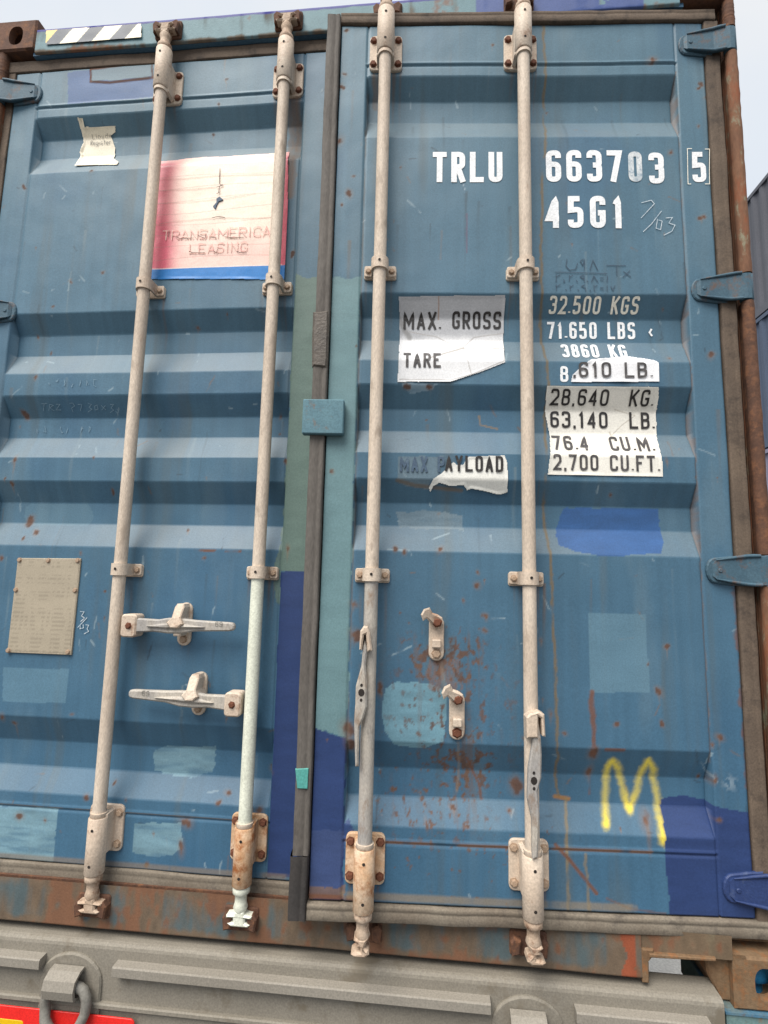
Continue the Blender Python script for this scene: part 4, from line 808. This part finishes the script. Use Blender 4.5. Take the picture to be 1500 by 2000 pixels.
# notch lining: return flange, lip under the sill, gusset at the casting
bpart('sill_flange', MB().prism([(2.064, .042), (2.079, .042), (2.080, .090), (2.092, .104), (2.092, .118), (2.064, .118)], .12, -.003, .003), 'castingo')
bpart('sill_lip', MB().prism([(2.080, .101), (2.235, .105), (2.235, .112), (2.080, .110)], .12, -.006, .002), 'castingo')
bpart('sill_gusset', MB().prism([(2.222, .108), (2.226, .060), (2.255, .002), (2.280, .002), (2.280, .150), (2.222, .150)], .15, .024, .004), 'castingo')
bpart('sill_filler', MB().box((2.277, .062, .119), (2.40, .12, .19)), 'castingo')
# corner castings
def casting(name, x0, z0, mat, hole_x, top):
    q = MB(); x1, z1 = x0+.162, z0+.118; r = .010; y1 = .178; t = .026
    cxh, czh = hole_x, z0+(.056 if top else .060); rw, rh = .026, .036; n = 20
    outl = rrect(x0, z0, x1, z1, .012, 4); hole = []
    for k in range(n):
        a = 2*math.pi*(k+.5)/n; hole.append((cxh+rw*np.sign(math.cos(a))*abs(math.cos(a))**.8, czh+rh*np.sign(math.sin(a))*abs(math.sin(a))**.8))
    # front face with a hole: match every outline point to the hole ring by angle
    ang = lambda p: math.atan2((p[1]-czh)/.06, (p[0]-cxh)/.08) % (2*math.pi)
    oo = []
    for hx_, hz_ in hole:
        a = math.atan2(hz_-czh, hx_-cxh); dx, dz = math.cos(a), math.sin(a)
        tt = min([(x1-cxh)/dx if dx > 1e-6 else 9, (x0-cxh)/dx if dx < -1e-6 else 9, (z1-czh)/dz if dz > 1e-6 else 9, (z0-czh)/dz if dz < -1e-6 else 9]); oo.append((cxh+dx*tt, czh+dz*tt))
    cor = [(x1, z1), (x0, z1), (x0, z0), (x1, z0)]
    ring = [(p, h) for p, h in zip(oo, hole)]
    b = .006
    ins = [(min(max(p[0], x0+b), x1-b), min(max(p[1], z0+b), z1-b)) for p in oo]
    vs = [(x, 0, z) for x, z in ins]+[(x, 0, z) for x, z in hole]+[(x, t, z) for x, z in hole]+[(x, b, z) for x, z in oo]
    fs = []
    for k in range(n):
        j = (k+1) % n; fs += [(k, j, n+j, n+k), (n+k, n+j, 2*n+j, 2*n+k), (3*n+k, 3*n+j, j, k)]
    q.add(vs, fs)
    for c_ in cor:       # fill the corners the ring skips
        ks = sorted(range(n), key=lambda k: (oo[k][0]-c_[0])**2+(oo[k][1]-c_[1])**2)[:2]
        i1, i2 = ks; ci = (min(max(c_[0], x0+b), x1-b), min(max(c_[1], z0+b), z1-b))
        q.add([(ins[i1][0], 0, ins[i1][1]), (ins[i2][0], 0, ins[i2][1]), (ci[0], 0, ci[1]), (oo[i1][0], b, oo[i1][1]), (oo[i2][0], b, oo[i2][1]), (c_[0], b, c_[1])], [(0, 1, 2), (0, 2, 5, 3), (1, 4, 5, 2)])
    # walls: top, bottom, inner side, and outer side with a hole left open to the light
    q.add([(x0, b, z1), (x1, b, z1), (x1, y1, z1), (x0, y1, z1), (x0, b, z0), (x1, b, z0), (x1, y1, z0), (x0, y1, z0)], [(0, 1, 2, 3), (4, 7, 6, 5), (3, 2, 6, 7)])
    inner, outer = (x1, x0) if x0 < 1 else (x0, x1)
    q.add([(inner, b, z0), (inner, b, z1), (inner, y1, z1), (inner, y1, z0)], [(0, 1, 2, 3)])
    ya, yb_, za, zb_ = .062, .140, z0+.032, z0+.086; a_ = [(b, z0), (y1, z0), (y1, z1), (b, z1)]; h_ = [(ya, za), (yb_, za), (yb_, zb_), (ya, zb_)]
    vs = [(outer, y, z) for y, z in a_]+[(outer, y, z) for y, z in h_]; q.add(vs, [(k, (k+1) % 4, 4+(k+1) % 4, 4+k) for k in range(4)])
    return bpart(name, q, mat)
casting('corner_casting', 0, 2.778, 'casting', .089, 1); casting('corner_casting', 2.276, 2.778, 'casting', 2.349, 1)
casting('corner_casting', 0, 0, 'casting', .089, 0); casting('corner_casting', 2.276, 0, 'castingo', 2.349, 0)
# corner posts, with the hinge column in lengths between the knuckles
for s, x0, x1, hx in ((-1, 0.0, .034, HXL), (1, 2.408, 2.438, PXR)):
    bpart('corner_post', MB().box((x0, .048, .118), (x1, .20, 2.778)), 'post')
    zz = [.118]+[v for h in sorted(HZ) for v in (h-(.042 if s > 0 else .048), h+(.042 if s > 0 else .036))]+[2.778]
    for k in range(0, len(zz), 2):
        q = MB(); n = 30; a, b = zz[k], zz[k+1]; rg = random.Random(k+7)
        q.lathe([(.0165+rg.gauss(0, .0005), a+(b-a)*i/n) for i in range(n+1)], hx, HY, 14); q.box((hx-.011, .02, a), (hx+.0155, .05, b)); bpart('hinge_post', q, 'post' if (k//2) % 2 else 'rust')
# cam keepers on header and sill
for bx in (.6437, 1.0545, 1.380, 1.792):
    for z0, z1, zc in ((2.772, 2.838, 2.800), (.078, .138, .108)):
        q = MB().prism(rrect(bx-.046, z0, bx+.046, z1, .008), .012, -.004, .003)
        for sx in (-1, 1): q.prism([(bx+sx*.022, zc-.016), (bx+sx*.042, zc-.022), (bx+sx*.046, zc+.010), (bx+sx*.036, zc+.022), (bx+sx*.020, zc+.014)], 0, -.024, .004)
        bpart('cam_keeper', q, 'rust')
# hazard stripe sticker on the header
hz = [PL(x, y, .004) for x, y in ((92, 62), (277, 49), (277, 75), (91, 89))]
def hzc(X, Z):
    x0 = hz[0][0]; zb_ = hz[3][1]; n = fbm(X, Z, 40, 20, 3, 611); u = (X-x0-(Z-zb_)*.78)/.118; k = ((u % 1) > .46)[..., None]; w_ = S(238, 228, 200)*(.9+.2*n[..., None]); w_ = np.where((X < x0+.05)[..., None], S(226, 196, 110), w_)
    c = np.where(k, w_, S(50, 62, 78)*(.8+.4*n[..., None])); return np.concatenate([c, np.zeros(X.shape+(1,))], -1)
xs_ = [p[0] for p in hz]; zs_ = [p[1] for p in hz]
q = grid_obj('sticker', axis(min(xs_), max(xs_), .0025), axis(min(zs_), max(zs_), .0025), lambda X, Z: 0*X-.0005+(fbm(X, Z, 20, 20, 2, 615)-.5)*.0015, hzc, M['sticker'], box, keep=lambda x, z: inpoly(x, z, hz)); q['label'] = 'dark and cream hazard stripes'
# body behind the doors: corrugated sides, roof, floor, far end
def corr_side(x, sgn, ya, yb, z0, z1, pitch=.278, dep=.036):
    q = MB(); y = ya; pts = []
    while y < yb:
        for u, d in ((0, 0), (.072, 0), (.140, 1), (.210, 1)): pts.append((min(y+u, yb), d))
        y += pitch
    pts.append((yb, 0)); vs = []
    for y_, d in pts: vs += [(x-sgn*d*dep, y_, z0), (x-sgn*d*dep, y_, z1)]
    return q.add(vs, [(2*i, 2*i+2, 2*i+3, 2*i+1) for i in range(len(pts)-1)])
LEN = 12.19
for x, s in ((0.004, -1), (2.434, 1)):
    bpart('side_wall', corr_side(x, s, .2, LEN-.12, .158, 2.80), 'body')
    bpart('top_rail', MB().box((min(x, x-s*.06), .178, 2.80), (max(x, x-s*.06), LEN, 2.872)), 'body'); bpart('bottom_rail', MB().box((min(x, x-s*.06), .178, .03), (max(x, x-s*.06), LEN, .158)), 'body')
bpart('roof', MB().box((.05, .09, 2.845), (2.388, LEN, 2.862)), 'body'); bpart('floor', MB().box((.05, .125, .145), (2.388, LEN, .172)), 'inside'); bpart('end_wall', MB().box((.01, LEN-.12, .10), (2.428, LEN-.06, 2.84)), 'body')
for k in range(12): bpart('cross_member', MB().box((.06, .9+k*.93, .04), (2.378, .98+k*.93, .144)), 'rust')
# ------------------------------------------------------------------ the trailer underneath
tr = bpy.data.objects.new('trailer', None); col.objects.link(tr); tr.location = (1.2, 0, GROUND)
tag(tr, 'grey container trailer with lashing rings and a red and yellow marker plate', 'trailer')
TO = (1.2, 0, GROUND)
def tpart(name, q, mat, parent=None, org=TO): return q.build(name, M[mat], parent or tr, org)
def extr(prof_, x0, x1, n=1):
    q = MB(); k = len(prof_); vs = []
    for i in range(n+1): vs += [(x0+(x1-x0)*i/n, y, z) for y, z in prof_]
    fs = [(i*k+j, i*k+(j+1) % k, (i+1)*k+(j+1) % k, (i+1)*k+j) for i in range(n) for j in range(k)]
    q.add(vs, fs, False); q.add(vs[:k], [tuple(range(k))]); q.add(vs[-k:], [tuple(reversed(range(k)))]); return q
FY = -.022     # face of the rear beam
bp = [(.066, -.36), (.066, .012)]+[(.066-.012+.012*math.cos(R(a)), .020+.012*math.sin(R(a))) for a in (0, 45, 90)]+[(.03, .0325), (.012, .0315)]+[(FY+.014-.014*math.sin(R(a)), .0175+.014*math.cos(R(a))) for a in (0, 30, 60, 90)]+[(FY, -.05), (FY, -.36)]
bp = [p for i, p in enumerate(bp) if i == 0 or p != bp[i-1]]
tpart('rear_beam', extr(bp, .17, 2.24, 40), 'trailer')
tpart('beam_ledge', MB().prism([(.17, -.118), (2.24, -.118), (2.24, -.104), (.17, -.104)], FY+.01, FY-.012, .003), 'trailer')
for a, b in ((.1, .535), (.735, 1.695), (1.895, 2.20)):
    zt = -.004; q = MB(); pr = [(FY+.004, zt), (FY-.024, zt-.001), (FY-.027, zt-.004), (FY-.027, zt-.024), (FY-.025, zt-.026), (FY+.004, zt-.026)]
    tpart('rub_strip', extr(pr, a, b, 8), 'trailer2')
for cx in (.612, 1.785):
    o = [(cx-.085, -.30), (cx+.085, -.30), (cx+.085, -.060)]+[(cx+.085*math.cos(R(a)), -.060+.066*math.sin(R(a))) for a in range(15, 180, 15)]+[(cx-.085, -.060)]
    tpart('ring_plate', MB().prism(o, FY+.005, FY-.008, .004), 'trailer')
    st = []; q = MB(); vs = []
    arc_ = [(FY-.012, -.020), (FY-.030, -.022), (FY-.050, -.034), (FY-.056, -.055), (FY-.050, -.078), (FY-.034, -.088), (FY-.014, -.088)]
    inn = [(FY-.010, -.026), (FY-.029, -.029), (FY-.043, -.039), (FY-.047, -.055), (FY-.043, -.073), (FY-.032, -.080), (FY-.014, -.080)]
    tpart('ring_strap', extr(arc_+inn[::-1], cx-.044, cx+.040), 'trailer2')
    c0 = Vector((cx, FY-.030, -.058)); pts = []
    for k in range(24):
        a = 2*math.pi*k/24; xx, zz = .056*math.cos(a), .072*math.sin(a)
        if zz > .035: zz = .035+(zz-.035)*.25
        pts.append((cx+.008+xx*(1.0 if zz < .02 else .92), FY-.030-.006*(zz < -.02), -.098+zz))
    tpart('lashing_ring', MB().tube(pts, .0125, 12, True), 'ring')
# red and yellow marker plate
x0, x1, z0, z1 = -.10, .80, -.36, -.128; q = MB().prism(rrect(x0, z0, x1, z1, .012), FY-.013, FY-.0165, .001); pl = tpart('marker_plate', q, 'red')
q = MB().prism(rrect(x0+.04, z0+.04, x1-.30, z1-.030, .006), FY-.0165, FY-.0175, .0005); tpart('yellow_field', q, 'yellow', pl)
bolt_o = MB().prism([(.725+.009*math.cos(2*math.pi*k/10), -.155+.009*math.sin(2*math.pi*k/10)) for k in range(10)], FY-.016, FY-.022, .002); tpart('plate_screw', bolt_o, 'rust', pl)
# twistlock seats under the castings
for x, s in ((2.357, 1), (.081, -1)):
    q = MB().box((x-.105, -.004, -.075), (x+.085, .24, -.006)); tpart('twistlock_seat', q, 'teal')
    tpart('twistlock_plate', MB().box((x-.108, -.008, -.006), (x+.09, .244, -.0006)), 'seat')
    tpart('twistlock_cone', MB().lathe([(.026, 0), (.026, .03), (.045, .034), (.042, .06), (.02, .085)], x, .089, 16), 'blue')
tpart('rear_outrigger', MB().box((2.2, .02, -.20), (2.43, .14, -.075)), 'trailer'); tpart('rear_outrigger', MB().box((.01, .02, -.20), (.21, .14, -.075)), 'trailer')
for x in (.72, 1.72): tpart('chassis_beam', MB().box((x-.06, .06, -.50), (x+.06, 12.3, -.012)), 'trailer')
for y in (3.0, 6.0, 9.0, 12.0): tpart('cross_beam', MB().box((.1, y-.07, -.18), (2.34, y+.07, -.014)), 'trailer')
def yz_lathe(rings, cx, cy, cz, seg=36):
    q = MB(); vs = []; n = len(rings)
    for r, x in rings:
        for k in range(seg): a = 2*math.pi*k/seg; vs.append((cx+x, cy+r*math.cos(a), cz+r*math.sin(a)))
    fs = [(i*seg+k, i*seg+(k+1) % seg, (i+1)*seg+(k+1) % seg, (i+1)*seg+k) for i in range(n-1) for k in range(seg)]
    return q.add(vs, fs, True)
for y in (1.9, 3.2, 4.5):
    tpart('axle', MB().tube([(.25, y, GROUND+.5), (2.19, y, GROUND+.5)], .06, 12), 'trailer')
    for xw, s in ((.22, -1), (2.22, 1)):
        tpart('spring_hanger', MB().box((xw-s*.50-.05, y-.06, GROUND+.5), (xw-s*.50+.05, y+.06, -.40)), 'trailer')
        wh = yz_lathe([(.26, -.16), (.36, -.16), (.47, -.13), (.50, -.08), (.50, .08), (.47, .13), (.36, .16), (.26, .16)], xw, y, GROUND+.5).build('wheel', M['tyre'], tr, TO)
        tpart('rim', yz_lathe([(.27, s*.15), (.25, s*.12), (.24, s*.02), (.12, s*.04), (.10, s*.12), (.001, s*.13)], xw, y, GROUND+.5), 'zinc', wh)
for xw in (.55, 1.9):
    tpart('landing_leg', MB().box((xw-.06, 9.7, GROUND+.02), (xw+.06, 9.85, -.1)), 'trailer'); tpart('landing_foot', MB().box((xw-.14, 9.64, GROUND), (xw+.14, 9.91, GROUND+.03)), 'trailer')
# ------------------------------------------------------------------ ground and the neighbouring stack
q = MB().add([(-120, -120, GROUND), (120, -120, GROUND), (120, 120, GROUND), (-120, 120, GROUND)], [(0, 1, 2, 3)]); g = q.build('ground', M['concrete']); tag(g, kind='structure')
q = MB().prism(rrect(2.75, GROUND, 4.0, GROUND+.42, .02), 3.3, 1.55, .015); o = q.build('stand_in_block', wornmat('pale_stand_in', S(196, 194, 188), S(184, 181, 175), None, 0, .85, 3, 80, .2), None, (3.6, 2.6, GROUND)); o.location = (3.6, 2.6, GROUND); tag(o, 'added pale block on the ground, a guess for the bright patch seen through the gap in the rusty sill', 'added block')  # added pale block, guessed, brightening the notch where the dark ground would show
STK = [('grey corrugated container at the top of the stack beside the trailer', (92, 93, 100), 3), ('slate blue container just below the top one of the neighbouring stack', (80, 92, 112), 2), ('pale lilac container second from the ground in the neighbouring stack', (140, 137, 158), 1), ('dark grey container standing on the ground under the neighbouring stack', (96, 98, 104), 0)]
XS = 7.72
for lab, cc, k in STK:
    e = bpy.data.objects.new('stacked_container', None); col.objects.link(e); zb = GROUND+k*2.593; e.location = (XS+1.2, 12, zb); tag(e, lab, 'container', None)
    mt = wornmat('stack_paint', S(*cc), S(*[c_*.93 for c_ in cc]), None, 0, .55, 1.5, 60, .1); og = (XS+1.2, 12, zb); y0 = 5.9; y1 = y0+12.19
    corr_side(XS+.012, -1, y0+.17, y1-.17, zb+.17, zb+2.50).build('side_wall', mt, e, og); corr_side(XS+2.426, 1, y0+.17, y1-.17, zb+.17, zb+2.50).build('side_wall', mt, e, og)
    for x in (XS, XS+2.378):
        MB().box((x, y0+.1, zb+2.50), (x+.06, y1-.1, zb+2.575)).build('top_rail', mt, e, og); MB().box((x, y0+.1, zb+.015), (x+.06, y1-.1, zb+.17)).build('bottom_rail', mt, e, og)
        for y in (y0, y1-.17): MB().box((x-.002, y, zb+.1), (x+.062, y+.17, zb+2.5)).build('corner_post', mt, e, og)
    for x in (XS-.003, XS+2.279):
        for y in (y0-.003, y1-.175):
            for z in (zb, zb+2.475): MB().box((x, y, z), (x+.162, y+.178, z+.118)).build('corner_casting', M['hole'], e, og)
    MB().box((XS+.05, y0+.02, zb+2.53), (XS+2.39, y1-.02, zb+2.56)).build('roof', mt, e, og); MB().box((XS+.02, y0+.03, zb+.05), (XS+2.42, y0+.09, zb+2.53)).build('end_wall', mt, e, og); MB().box((XS+.02, y1-.09, zb+.05), (XS+2.42, y1-.03, zb+2.53)).build('end_wall', mt, e, og)
